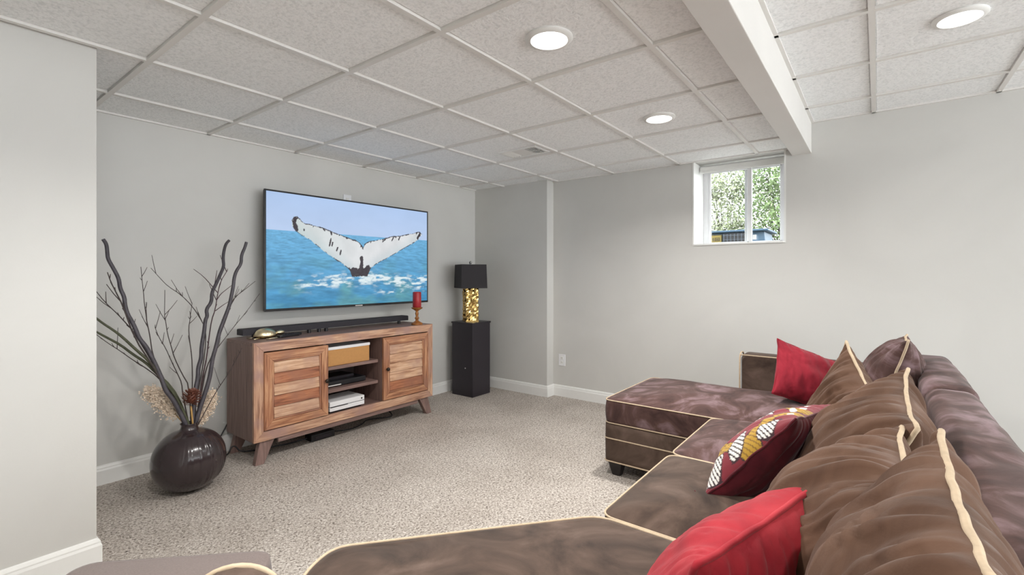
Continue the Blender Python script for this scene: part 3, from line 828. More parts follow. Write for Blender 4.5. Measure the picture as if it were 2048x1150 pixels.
# cords and adapter under the console
t = MB().tube([(.72, -.235, .2), (.67, -.235, .11), (.60, -.25, .03), (.60, -.30, .008), (.66, -.33, .008), (.70, -.30, .01), (.72, -.29, .05), (.745, -.30, .05), (.76, -.33, .01), (.85, -.38, .008), (.95, -.40, .01), (1.03, -.43, .008), (1.12, -.44, .012), (1.17, -.46, .02)], .0045, 8, sm=2).build('floor_cable', M['black'], smooth=True)
tag(t, 'black power cord trailing from the wall under the left console legs', 'cord')
t = MB().tube([(1.35, -.42, .02), (1.42, -.46, .007), (1.52, -.50, .006), (1.65, -.46, .006), (1.72, -.40, .01), (1.82, -.42, .006), (1.92, -.5, .006), (1.97, -.42, .02), (1.95, -.3, .06)], .004, 8, sm=2).build('floor_cable', M['black'], smooth=True)
tag(t, 'thin dark cord looping on the carpet under the right of the console', 'cord')
t = thing('power_adapter', (1.25, -.46, 0), 'black power adapter brick on the carpet under media console', 'adapter')
MB().box(1.17, 1.36, -.52, -.43, .001, .05).build('brick', M['black'], t, bevel=.006)
MB().box(1.20, 1.33, -.523, -.519, .012, .034).build('rating_sticker', M['espresso'], t)

# ------------------------------------------------------------------ pedestal and lamp
t = thing('pedestal_stand', (2.965, -.455, 0), 'tall square black pedestal in the corner carrying the lamp', 'pedestal')
px0, px1, py0, py1 = 2.826, 3.102, -.60, -.312
MB().box(px0 + .003, px1 - .003, py0 + .003, py1 - .003, 0, .728).build('column', M['espresso'], t, bevel=.002)
MB().box(px0 - .004, px1 + .004, py0 - .004, py1 + .004, .728, .745).build('top_board', M['espresso'], t, bevel=.003)
for (x, y, z) in ((px0 + .002, -.50, .28),): MB().lathe([(.005, z), (.005, z + .008)], x, y, 8).build('cam_plug', M['grid'], t)
LX, LY, LZ = 2.955, -.455, .745
lamp = thing('table_lamp', (LX, LY, LZ), 'table lamp with hammered gold square base and black shade on pedestal', 'lamp')
ca, sa = math.cos(R(-31)), math.sin(R(-31))
def rot(x, y, z): return (LX + x * ca - y * sa, LY + x * sa + y * ca, z)
hm = MB(); rr = random.Random(3)
hw = .064; nu, nvv = 6, 16
for face in range(4):
    g = {}
    for i in range(nu):
        for j in range(nvv):
            u0, u1 = -hw + 2 * hw * i / nu, -hw + 2 * hw * (i + 1) / nu
            z0, z1 = LZ + .012 + .335 * j / nvv, LZ + .012 + .335 * (j + 1) / nvv
            d = [rr.uniform(-.006, .007) for _ in range(4)]
            q = [(u0, z0, d[0]), (u1, z0, d[1]), (u1, z1, d[2]), (u0, z1, d[3])]
            vs = []
            for (uu, zz, dd) in q:
                a, b_ = [(uu, -hw - dd), (hw + dd, uu), (-uu, hw + dd), (-hw - dd, -uu)][face]
                vs.append(rot(a, b_, zz))
            hm.add(vs, [(0, 1, 2, 3)])
core = [rot(-hw + .004, -hw + .004, LZ + .01), rot(hw - .004, -hw + .004, LZ + .01), rot(hw - .004, hw - .004, LZ + .01), rot(-hw + .004, hw - .004, LZ + .01)]
hm.hexa(core, [(p[0], p[1], LZ + .347) for p in core])
hm.build('hammered_body', M['gold'], lamp)
q = [rot(-.068, -.068, LZ), rot(.068, -.068, LZ), rot(.068, .068, LZ), rot(-.068, .068, LZ)]
MB().hexa(q, [(p[0], p[1], LZ + .012) for p in q]).build('foot_plate', M['gold'], lamp, bevel=.002)
MB().lathe([(.01, LZ + .345), (.01, LZ + .60)], LX, LY, 12).build('neck', M['chrome'], lamp)
sh = MB(); zb, zt = 1.088, 1.330; wb_, wt = .138, .131; th = .004
ob = [rot(sx * wb_, sy * wb_, zb) for sx, sy in ((-1,-1),(1,-1),(1,1),(-1,1))]; ot = [rot(sx * wt, sy * wt, zt) for sx, sy in ((-1,-1),(1,-1),(1,1),(-1,1))]
ib = [rot(sx * (wb_-th), sy * (wb_-th), zb) for sx, sy in ((-1,-1),(1,-1),(1,1),(-1,1))]; it = [rot(sx * (wt-th), sy * (wt-th), zt) for sx, sy in ((-1,-1),(1,-1),(1,1),(-1,1))]
fs = []
for i in range(4):
    j = (i + 1) % 4
    fs += [(i, j, 4 + j, 4 + i), (8 + j, 8 + i, 12 + i, 12 + j), (4 + i, 4 + j, 12 + j, 12 + i), (j, i, 8 + i, 8 + j)]
sh.add(ob + ot + ib + it, fs).build('lamp_shade', M['shade'], lamp, bevel=.006)
MB().lathe([(.004, 1.32), (.004, 1.338), (.012, 1.342), (.0155, 1.352), (.013, 1.362), (.004, 1.367)], LX, LY, 16).build('finial', M['chrome'], lamp, smooth=True)
for k in range(4):
    a, b_ = ((1, 0), (0, 1), (-1, 0), (0, -1))[k]
    MB().tube([(LX, LY, 1.325), rot(a * .12, b_ * .12, 1.325)], .0015, 6, sm=0).build('spider_arm', M['chrome'], lamp)

# ------------------------------------------------------------------ vase with branches
VX, VY = .343, -.668
vs_ = thing('round_vase', (VX, VY, 0), 'dark brown glossy round floor vase with ribbed front left of console', 'vase')
vm = MB(); n = 180; prof = []
for k in range(29):
    a = -math.pi / 2 * .88 + (math.pi / 2 * .88 + R(76)) * k / 28
    prof.append((0.182 * math.cos(a) ** .86, .172 + .172 * math.sin(a) * (1.0 if a > 0 else 1.0)))
prof = [(.06, prof[0][1])] + prof
ztop = prof[-1][1]
prof += [(.046, ztop + .006), (.041, ztop + .018), (.040, ztop + .03), (.043, ztop + .037), (.045, ztop + .04), (.041, ztop + .041), (.036, ztop + .034), (.036, ztop - .01)]
zoff = prof[0][1]
rib = random.Random(5); ribs = [rib.uniform(-1, 1) for _ in range(n)]
for r, z in prof:
    z = z - zoff
    for k in range(n):
        a = 2 * math.pi * k / n
        # ribbed band facing the room
        da = (a - R(-60) + math.pi) % (2 * math.pi) - math.pi
        wgt = max(0, 1 - (abs(da) / R(62)) ** 3) * (1 if .06 < z < .31 and r > .06 else 0)
        q = r + .0036 * ribs[k] * wgt
        vm.v.append((VX + q * math.cos(a), VY + q * math.sin(a), z))
for i in range(len(prof) - 1):
    for k in range(n): vm.f.append((i*n+k, i*n+(k+1) % n, (i+1)*n+(k+1) % n, (i+1)*n+k))
vm.f.append(tuple(range(n))[::-1])
M['vase'] = plain('glossy_umber_glaze', srgb(50, 40, 42), 0.2, noise_amt=.12, scale=14, coat=.35)
vm.build('vase_body', M['vase'], vs_, smooth=True)

BR = {
    "curly_a":[(0.345,-0.665,0.322),(0.332,-0.661,0.357),(0.303,-0.65,0.444),(0.273,-0.641,0.52),(0.239,-0.634,0.574),(0.227,-0.627,0.628),(0.204,-0.617,0.706),(0.18,-0.608,0.772),(0.16,-0.601,0.826),(0.127,-0.595,0.877),(0.116,-0.588,0.924),(0.097,-0.581,0.977),(0.082,-0.577,1.009),(0.072,-0.57,1.061),(0.072,-0.564,1.103),(0.054,-0.557,1.15),(0.052,-0.55,1.201),(0.03,-0.542,1.257),(0.008,-0.535,1.308),(0.007,-0.531,1.341),(0.005,-0.524,1.387),(-0.009,-0.521,1.412)],
    "curly_b":[(0.36,-0.665,0.318),(0.372,-0.642,0.405),(0.384,-0.623,0.483),(0.401,-0.601,0.566),(0.415,-0.59,0.613),(0.42,-0.576,0.668),(0.442,-0.563,0.72),(0.448,-0.547,0.787),(0.471,-0.526,0.876),(0.482,-0.51,0.945),(0.496,-0.505,0.967),(0.492,-0.495,1.01),(0.527,-0.485,1.051),(0.532,-0.472,1.111),(0.562,-0.46,1.165),(0.592,-0.447,1.226),(0.617,-0.436,1.277),(0.616,-0.426,1.322),(0.622,-0.417,1.367),(0.64,-0.405,1.425),(0.663,-0.4,1.45)],
    "curly_c":[(0.367,-0.665,0.317),(0.38,-0.663,0.374),(0.401,-0.659,0.446),(0.422,-0.657,0.508),(0.443,-0.654,0.571),(0.459,-0.651,0.636),(0.471,-0.648,0.725),(0.493,-0.645,0.796),(0.51,-0.641,0.875),(0.537,-0.638,0.948),(0.548,-0.637,0.976),(0.568,-0.635,1.028),(0.579,-0.633,1.076),(0.595,-0.63,1.156),(0.598,-0.629,1.199),(0.612,-0.627,1.247),(0.643,-0.625,1.291),(0.644,-0.623,1.346),(0.665,-0.621,1.391),(0.676,-0.62,1.43)],
    "t1":[(0.35,-0.665,0.321),(0.34,-0.578,0.524),(0.344,-0.551,0.586),(0.331,-0.531,0.636),(0.308,-0.499,0.715),(0.288,-0.468,0.793),(0.262,-0.443,0.856),(0.25,-0.42,0.914)],
    "t2":[(0.355,-0.665,0.32),(0.378,-0.566,0.565),(0.348,-0.54,0.64),(0.32,-0.505,0.736),(0.313,-0.482,0.797),(0.302,-0.455,0.87),(0.301,-0.427,0.948),(0.297,-0.42,0.966),(0.317,-0.36,1.13)],
    "t3":[(0.357,-0.665,0.319),(0.385,-0.59,0.562),(0.393,-0.568,0.637),(0.4,-0.539,0.735),(0.397,-0.51,0.836),(0.399,-0.491,0.903),(0.411,-0.478,0.948),(0.412,-0.475,0.961),(0.432,-0.45,1.049)],
    "t4":[(0.345,-0.665,0.322),(0.273,-0.612,0.553),(0.227,-0.581,0.682),(0.199,-0.561,0.77),(0.194,-0.533,0.881),(0.184,-0.512,0.967),(0.185,-0.509,0.979),(0.18,-0.492,1.052),(0.18,-0.475,1.121),(0.178,-0.46,1.185),(0.177,-0.44,1.268)],
    "t5":[(0.362,-0.665,0.318),(0.392,-0.614,0.452),(0.442,-0.557,0.604),(0.48,-0.51,0.739),(0.503,-0.466,0.869),(0.492,-0.449,0.921),(0.446,-0.417,1.026),(0.388,-0.393,1.103),(0.329,-0.377,1.152),(0.298,-0.363,1.194),(0.252,-0.34,1.264)],
    "t6":[(0.365,-0.665,0.317),(0.419,-0.607,0.473),(0.434,-0.58,0.551),(0.453,-0.557,0.62),(0.484,-0.526,0.71),(0.512,-0.486,0.834),(0.538,-0.454,0.937),(0.566,-0.435,0.998),(0.594,-0.402,1.108),(0.618,-0.381,1.18),(0.668,-0.36,1.252)],
    "t7":[(0.367,-0.665,0.317),(0.426,-0.589,0.497),(0.471,-0.535,0.631),(0.52,-0.502,0.715),(0.564,-0.471,0.797),(0.617,-0.436,0.893),(0.7,-0.376,1.069),(0.767,-0.361,1.113),(0.856,-0.34,1.178)],
    "t8":[(0.365,-0.665,0.317),(0.431,-0.587,0.496),(0.487,-0.52,0.662),(0.527,-0.496,0.719),(0.574,-0.475,0.772),(0.669,-0.437,0.872),(0.772,-0.4,0.973),(0.877,-0.36,1.092)],
    "t9":[(0.369,-0.665,0.316),(0.41,-0.676,0.402),(0.47,-0.691,0.526),(0.523,-0.701,0.609),(0.563,-0.709,0.678),(0.607,-0.72,0.778)],
    "t10":[(0.343,-0.665,0.323),(0.249,-0.616,0.58),(0.187,-0.583,0.747),(0.115,-0.55,0.911),(0.094,-0.543,0.944),(0.052,-0.53,1.008),(-0.0,-0.516,1.076),(-0.042,-0.5,1.151)],
    "t14":[(0.341,-0.665,0.323),(0.242,-0.638,0.574),(0.176,-0.62,0.736),(0.108,-0.604,0.874),(0.058,-0.581,1.066),(0.038,-0.575,1.118),(0.014,-0.567,1.183),(0.001,-0.56,1.236)],
    "t13":[(0.345,-0.665,0.322),(0.268,-0.584,0.572),(0.22,-0.561,0.648),(0.171,-0.545,0.702),(0.118,-0.53,0.751),(0.064,-0.512,0.809),(0.021,-0.5,0.849),(-0.034,-0.48,0.91)],
    "g1":[(0.35,-0.665,0.321),(0.33,-0.653,0.417),(0.288,-0.639,0.533),(0.228,-0.626,0.639),(0.17,-0.613,0.747),(0.112,-0.605,0.817),(0.052,-0.595,0.895),(0.016,-0.59,0.933),(-0.022,-0.585,0.968),(-0.06,-0.58,1.009)],
    "g2":[(0.348,-0.665,0.322),(0.318,-0.633,0.471),(0.274,-0.61,0.585),(0.202,-0.591,0.681),(0.165,-0.58,0.734),(0.108,-0.569,0.788),(0.057,-0.558,0.845),(-0.001,-0.548,0.891),(-0.05,-0.54,0.931)],
    "pl":[(0.35,-0.665,0.321),(0.3,-0.599,0.42),(0.258,-0.555,0.487),(0.222,-0.522,0.539),(0.192,-0.5,0.574)],
    "pr":[(0.367,-0.665,0.317),(0.399,-0.638,0.364),(0.431,-0.616,0.403),(0.478,-0.586,0.457),(0.506,-0.56,0.509)],
    "pc":[(0.365,-0.665,0.317),(0.363,-0.667,0.34),(0.349,-0.676,0.471),(0.35,-0.68,0.521)],
}
SIDE = [[(0.592,-0.402,1.108),(0.563,-0.389,1.153),(0.52,-0.371,1.215),(0.47,-0.36,1.259)],[(0.584,-0.415,1.063),(0.608,-0.405,1.096),(0.643,-0.397,1.123),(0.689,-0.387,1.157)],[(0.566,-0.436,0.992),(0.61,-0.427,1.023),(0.655,-0.418,1.049)],[(0.578,-0.39,1.147),(0.605,-0.36,1.252)]]
rb = random.Random(11)
def curly(key, label):
    o = MB().tube(BR[key], lambda t: .0125 - .004 * t, 10, sm=2).build('curly_branch', M['branch'], smooth=True)
    return tag(o, label, 'branch', 'curly branches in the vase')
curly('curly_a', 'thick curly dark branch leaning left out of the floor vase')
curly('curly_b', 'thick curly dark branch rising from vase, left one of the right pair')
curly('curly_c', 'thick curly dark branch rising from vase, closest to the television')
def twig(key, label, r=.0035, mat='twig', sides=(), buds=True, name='thin_twig'):
    b = MB(); P = [Vector(p) for p in BR[key]]
    b.tube(P, lambda t: r * (1 - .6 * t), 6)
    for s in sides: b.tube(s, lambda t: r * .6 * (1 - .5 * t), 5)
    if buds:
        for k in range(9):
            i = rb.randrange(max(1, len(P) // 2 - 1), len(P) - 1); f = rb.random()
            p = P[i].lerp(P[i+1], f); d = (P[i+1] - P[i]).normalized()
            s = (d + Vector((rb.uniform(-1, 1), rb.uniform(-.4, .4), rb.uniform(-.2, .6)))).normalized()
            L = rb.choice([.014, .016, .02, .05, .09])
            b.tube([p, p + s * L * .5 + Vector((0, 0, L * .1)), p + s * L + Vector((0, 0, L * .3))], lambda t: r * .55 * (1 - .4 * t), 5, sm=0)
    o = b.build(name, M[mat], smooth=True)
    return tag(o, label, 'twig', 'thin twigs in the vase')
twig('t1', 'shortest thin budded twig in the middle of the vase bouquet')
twig('t2', 'taller thin twig left of the one above the pine cone')
twig('t3', 'thin straight twig rising above the pine cone')
twig('t4', 'thin twig standing upright just right of the left curly branch')
twig('t5', 'long thin twig slanting up left behind the middle curly branch')
twig('t6', 'plum coloured forked twig between the two right curly branches', .005, 'twig_red', SIDE)
twig('t7', 'thin twig reaching right toward the television bezel')
twig('t8', 'thin twig slanting right in front of the wall left of soundbar', .003)
twig('t9', 'short thin twig slanting right across the console side', .003)
twig('t10', 'thin twig arching left, upper of the left twigs behind curly branch', .004)
twig('t13', 'thin drooping twig lowest on the left of the bouquet', .0035)
twig('t14', 'thin dark twig forking close to the left curly branch top', .005)
for key, lab in (('g1', 'dark green stalk arching far left, the upper of two'), ('g2', 'dark green stalk arching far left, the lower of two')):
    tag(MB().tube(BR[key], lambda t: .009 - .004 * t, 8).build('green_stalk', M['stalk'], smooth=True), lab, 'stalk', 'green stalks in the vase')

def plume(key, label, wid):
    t = thing('dried_plume', BR[key][0], label, 'dried grass')
    P = [Vector(p) for p in BR[key]]
    MB().tube(P, .003, 6).build('stem', M['cane'], t, smooth=True)
    b = MB(); S = P[1:]; L = len(S) - 1
    for k in range(2000):
        f = rb.random() ** .9 * L; i = min(int(f), L - 1); p = S[i].lerp(S[i+1], f - i)
        d = (S[min(i+1, L)] - S[i]).normalized()
        env = math.sin(math.pi * min(1, .12 + .84 * f / L)) ** .7
        off = Vector((rb.gauss(0, 1), rb.gauss(0, 1) * .7, rb.gauss(0, 1))) * wid * env * .5 + Vector((0, 0, -.012 * rb.random()))
        p = p + off
        a = (d + Vector((rb.gauss(0, .7), rb.gauss(0, .7), rb.gauss(0, .7)))).normalized(); s = a.orthogonal().normalized(); w = a.cross(s)
        l = rb.uniform(.009, .018); q = rb.uniform(.003, .0055)
        b.add([p, p + a * l * .5 + s * q, p + a * l * .5 - s * q * .5 + w * q, p + a * l * .5 - s * q * .5 - w * q, p + a * l], [(0,1,2),(0,2,3),(0,3,1),(4,2,1),(4,3,2),(4,1,3)])
    o = b.build('seed_head', M['plume'], t); o['kind'] = 'stuff'
plume('pl', 'cream dried plume spreading left of the vase neck', .045)
plume('pr', 'cream dried plume standing right of the vase neck', .038)

pc = thing('pine_cone_pick', BR['pc'][0], 'brown pine cone on a tan cane stick in the vase mouth', 'pine cone')
MB().tube(BR['pc'][:3], .005, 8).build('stick', M['cane'], pc, smooth=True)
cc = Vector(BR['pc'][-1]); ax = Vector((.12, -.1, 1)).normalized()
ell(cc, (.022, .022, .034)).build('core', M['cone'], pc, smooth=True)
s1 = ax.orthogonal().normalized(); s2 = ax.cross(s1)
sc_me = None
for k in range(78):
    f = k / 77; ang = k * 2.39996
    h = -.040 + .084 * f; rad = .052 * math.sin(math.pi * (.16 + .80 * f)) ** .8
    o_ = s1 * math.cos(ang) + s2 * math.sin(ang)
    tdir = (o_ + ax * (.05 + .9 * f)).normalized(); sd = ax.cross(o_).normalized(); nn = tdir.cross(sd)
    b0 = cc + ax * h + o_ * .012; L = max(.012, rad - .006); w = .0085 * (1 - .4 * f)
    MB().add([b0 - sd * .003, b0 + sd * .003, b0 + tdir * L * .8 + sd * w, b0 + tdir * L + nn * .003, b0 + tdir * L * .8 - sd * w,
              b0 + tdir * L * .8 + nn * -.004 + ax * .004, b0 + tdir * L * .3 - nn * .003],
             [(0, 1, 2, 3, 4), (6, 1, 0), (5, 2, 1, 6), (5, 3, 2), (5, 4, 3), (6, 0, 4, 5)]).build('scale', M['cone'], pc)

# ------------------------------------------------------------------ sectional sofa
def outline(pts, rad, seg=6):
    """convex polygon (counter-clockwise) with rounded corners"""
    out = []; m = len(pts)
    for i in range(m):
        p0, p1, p2 = Vector((*pts[i-1], 0)), Vector((*pts[i], 0)), Vector((*pts[(i+1) % m], 0))
        a = (p0 - p1).normalized(); b = (p2 - p1).normalized()
        rr_ = rad[i] if isinstance(rad, (list, tuple)) else rad
        s, e = p1 + a * rr_, p1 + b * rr_
        for k in range(seg + 1):
            t = k / seg
            out.append(s * (1 - t) ** 2 + p1 * 2 * t * (1 - t) + e * t * t)
    # resample long edges
    res = []
    for i in range(len(out)):
        a, b = out[i], out[(i+1) % len(out)]
        n_ = max(1, int((b - a).length / .045))
        for k in range(n_): res.append(a.lerp(b, k / n_))
    return res
def cushion(name, pts, rad, z0, z1, crown, mat, parent, pipe=(True, True), seed=0, wr=.004, bulge=.008, pr=.0036, power=2.4):
    O = outline(pts, rad); m = len(O)
    c = sum(O, Vector()) / m
    b = MB(); rows = []
    def ring(s, z, out=0):
        r_ = []
        for p in O:
            d = (p - c); q = c + d * s + d.normalized() * out
            w = mn.noise(Vector((q.x * 3.2 + seed, q.y * 3.2, z * 3))) * wr + mn.noise(Vector((q.x * 11 + seed, q.y * 9, 5))) * wr * .35
            r_.append((q.x, q.y, z + (w if s < .985 else 0)))
        return r_
    rows.append(ring(.5, z0)); rows.append(ring(1, z0))
    for k in range(1, 6):
        f = k / 6; rows.append(ring(1, z0 + (z1 - z0) * f, bulge * math.sin(math.pi * f)))
    rows.append(ring(1, z1))
    for k in range(1, 15):
        s = 1 - (k / 15) ** 1.35
        rows.append(ring(s, z1 + crown * (1 - s ** power)))
    for r_ in rows: b.v += r_
    for i in range(len(rows) - 1):
        for k in range(m): b.f.append((i*m+k, i*m+(k+1) % m, (i+1)*m+(k+1) % m, (i+1)*m+k))
    b.f.append(tuple(range(m))[::-1]); b.f.append(tuple((len(rows)-1)*m + k for k in range(m)))
    o = b.build(name, mat, parent, smooth=True)
    for z, on in ((z0 + .004, pipe[0]), (z1, pipe[1])):
        if on: MB().tube([(p.x + (p - c).normalized().x * .002, p.y + (p - c).normalized().y * .002, z) for p in O], pr, 8, closed=True, sm=0).build('piping', M['piping'], o, smooth=True)
    return o

sofa = thing('sectional_sofa', (1.4, -3.5, 0), 'large brown microsuede sectional sofa with chaise and tan piping', 'sofa')
# chaise at the far end
CX0, CX1, CYF, CYB = 1.955, 2.74, -2.47, -3.90
cushion('chaise_cushion', [(CX0, CYB), (CX1, CYB), (CX1, CYF), (CX0, CYF)], [.02, .02, .05, .05], .322, .462, .062, M['suede_mauve'], sofa, seed=3, wr=.006)
bs = cushion('chaise_base', [(CX0, CYB), (CX1, CYB), (CX1, CYF), (CX0, CYF)], [.01, .01, .03, .03], .09, .318, .002, M['suede'], sofa, pipe=(True, False), seed=1, wr=0, bulge=.002, pr=.004)
O = outline([(CX0, CYB), (CX1, CYB), (CX1, CYF), (CX0, CYF)], .03)
MB().tube([(p.x + (-.001 if p.x < 2.3 else .001), p.y + .001, .232) for p in O], .004, 8, closed=True, sm=0).build('piping', M['piping'], bs, smooth=True)
def foot(x, y, k=1):
    MB().hexa([(x - .024, y - .024, 0), (x + .024, y - .024, 0), (x + .024, y + .024, 0), (x - .024, y + .024, 0)],
              [(x - .045, y - .045, .092), (x + .045, y - .045, .092), (x + .045, y + .045, .092), (x - .045, y + .045, .092)]).build('foot', M['foot'], sofa, bevel=.003)
foot(CX0 + .06, CYF - .06); foot(CX1 - .06, CYF - .06); foot(CX1 - .06, CYB + .06); foot(.75, -3.2); foot(1.85, -3.2)
# two armless seats
SYF, SYB = -3.10, -3.90
seats = ((1.315, 1.955, 'suede_mauve', 11), (.668, 1.305, 'suede', 17))
for x0, x1, mt, sd in seats:
    cushion('seat_cushion', [(x0, SYB), (x1, SYB), (x1, SYF), (x0, SYF)], [.02, .02, .05, .05], .322, .462, .065, M[mt], sofa, pipe=(True, True), seed=sd, wr=.007)
    cushion('seat_base', [(x0, SYB), (x1, SYB), (x1, SYF + .005), (x0, SYF + .005)], .02, .09, .318, .002, M['suede'], sofa, pipe=(True, False), seed=1, wr=0, bulge=.002, pr=.004)
# angled corner seat
WED = [(.655, -3.90), (.655, -3.10), (.05, -2.595), (-.055, -2.635), (-.62, -3.22), (-.30, -3.90)]
cushion('corner_cushion', WED, [.03, .06, .05, .05, .06, .06], .322, .462, .055, M['suede'], sofa, seed=23, wr=.008, pr=.0045)
cushion('corner_base', [(x * .995, y) for x, y in WED], .04, .09, .318, .002, M['suede'], sofa, pipe=(True, False), seed=1, wr=0, bulge=.002, pr=.004)
# backrest: two padded lengths, the chaise length a little higher
def bolster(name, x0, x1, y0, y1, z0, z1, mat, rr_=.05, seed=0):
    b = MB(); prof = []
    for k in range(7):
        a = math.pi / 2 * k / 6; prof.append((y0 + rr_ - rr_ * math.cos(a), z1 - rr_ + rr_ * math.sin(a)))
    for k in range(7):
        a = math.pi / 2 * k / 6; prof.append((y1 - rr_ + rr_ * math.sin(a), z1 - rr_ + rr_ * math.cos(a)))
    prof = [(y0, z0)] + prof + [(y1, z0)]
    n_ = int((x1 - x0) / .03); m = len(prof)
    for i in range(n_ + 1):
        x = x0 + (x1 - x0) * i / n_
        e = min(1, min(i, n_ - i) / 2 + .5) if False else 1
        for (y, z) in prof:
            w = mn.noise(Vector((x * 5 + seed, y * 6, z * 6))) * .008 + mn.noise(Vector((x * 14 + seed, y * 9, z * 9))) * .003
            ed = .012 if i in (0, n_) else 0
            b.v.append((x, y + (ed if y < (y0 + y1) / 2 else -ed), z + (w if z > z0 else 0) - (ed if z > z0 else 0)))
    for i in range(n_):
        for k in range(m - 1): b.f.append((i*m+k, i*m+k+1, (i+1)*m+k+1, (i+1)*m+k))
        b.f.append((i*m+m-1, i*m, (i+1)*m, (i+1)*m+m-1))
    b.f.append(tuple(range(m))[::-1]); b.f.append(tuple(n_*m + k for k in range(m)))
    return b.build(name, mat, sofa, smooth=True, sharp=60)
bolster('backrest', CX0 - .05, CX1 + .14, -4.12, -3.945, .09, .775, M['suede_mauve'], seed=2)
bolster('backrest', -.30, CX0 - .055, -4.115, -3.95, .09, .765, M['suede_mauve'], seed=8)
# arm on the wall side of the chaise
arm = bolster('arm', CX1 + .005, CX1 + .14, -3.895, -3.07, .09, .70, M['suede'], rr_=.04, seed=5)
ap = [(CX1 + .007, -3.066, .1), (CX1 + .007, -3.066, .66), (CX1 + .03, -3.066, .695), (CX1 + .07, -3.066, .702), (CX1 + .115, -3.066, .695), (CX1 + .138, -3.066, .66), (CX1 + .138, -3.066, .1)]
MB().tube(ap, .005, 8, sm=1).build('piping', M['piping'], arm, smooth=True)
MB().tube([(CX1 + .012, -3.07, .69), (CX1 + .012, -3.88, .69)], .004, 8, sm=0).build('piping', M['piping'], arm, smooth=True)
# arm closing the near end of the corner seat
def sweep_arm(A, B, w, z0, z1, rr_=.06):
    A = Vector((*A, 0)); B = Vector((*B, 0)); d = (B - A).normalized(); s = Vector((-d.y, d.x, 0))
    prof = [(-w/2, z0)]
    for k in range(9):
        a = math.pi * k / 8; prof.append((-w/2 * math.cos(a), z1 - rr_ + rr_ * math.sin(a)))
    prof.append((w/2, z0)); m = len(prof); n_ = 16; b = MB()
    for i in range(n_ + 1):
        p = A.lerp(B, i / n_)
        for (u, z) in prof:
            w_ = mn.noise(Vector((p.x * 7, p.y * 7, z * 6 + u * 9))) * .004
            b.v.append(tuple(p + s * (u + w_) + Vector((0, 0, z + (w_ if z > z0 else 0)))))
    for i in range(n_):
        for k in range(m - 1): b.f.append((i*m+k, i*m+k+1, (i+1)*m+k+1, (i+1)*m+k))
        b.f.append((i*m+m-1, i*m, (i+1)*m, (i+1)*m+m-1))
    b.f.append(tuple(range(m))[::-1]); b.f.append(tuple(n_*m + k for k in range(m)))
    o = b.build('arm', M['suede'], sofa, smooth=True, sharp=60)
    MB().tube([tuple(A - d * .003 + s * u + Vector((0, 0, z))) for u, z in prof], .0055, 8, sm=1).build('piping', M['piping'], o, smooth=True)
sweep_arm((-.335, -2.905), (-.66, -3.28), .15, .09, .71)

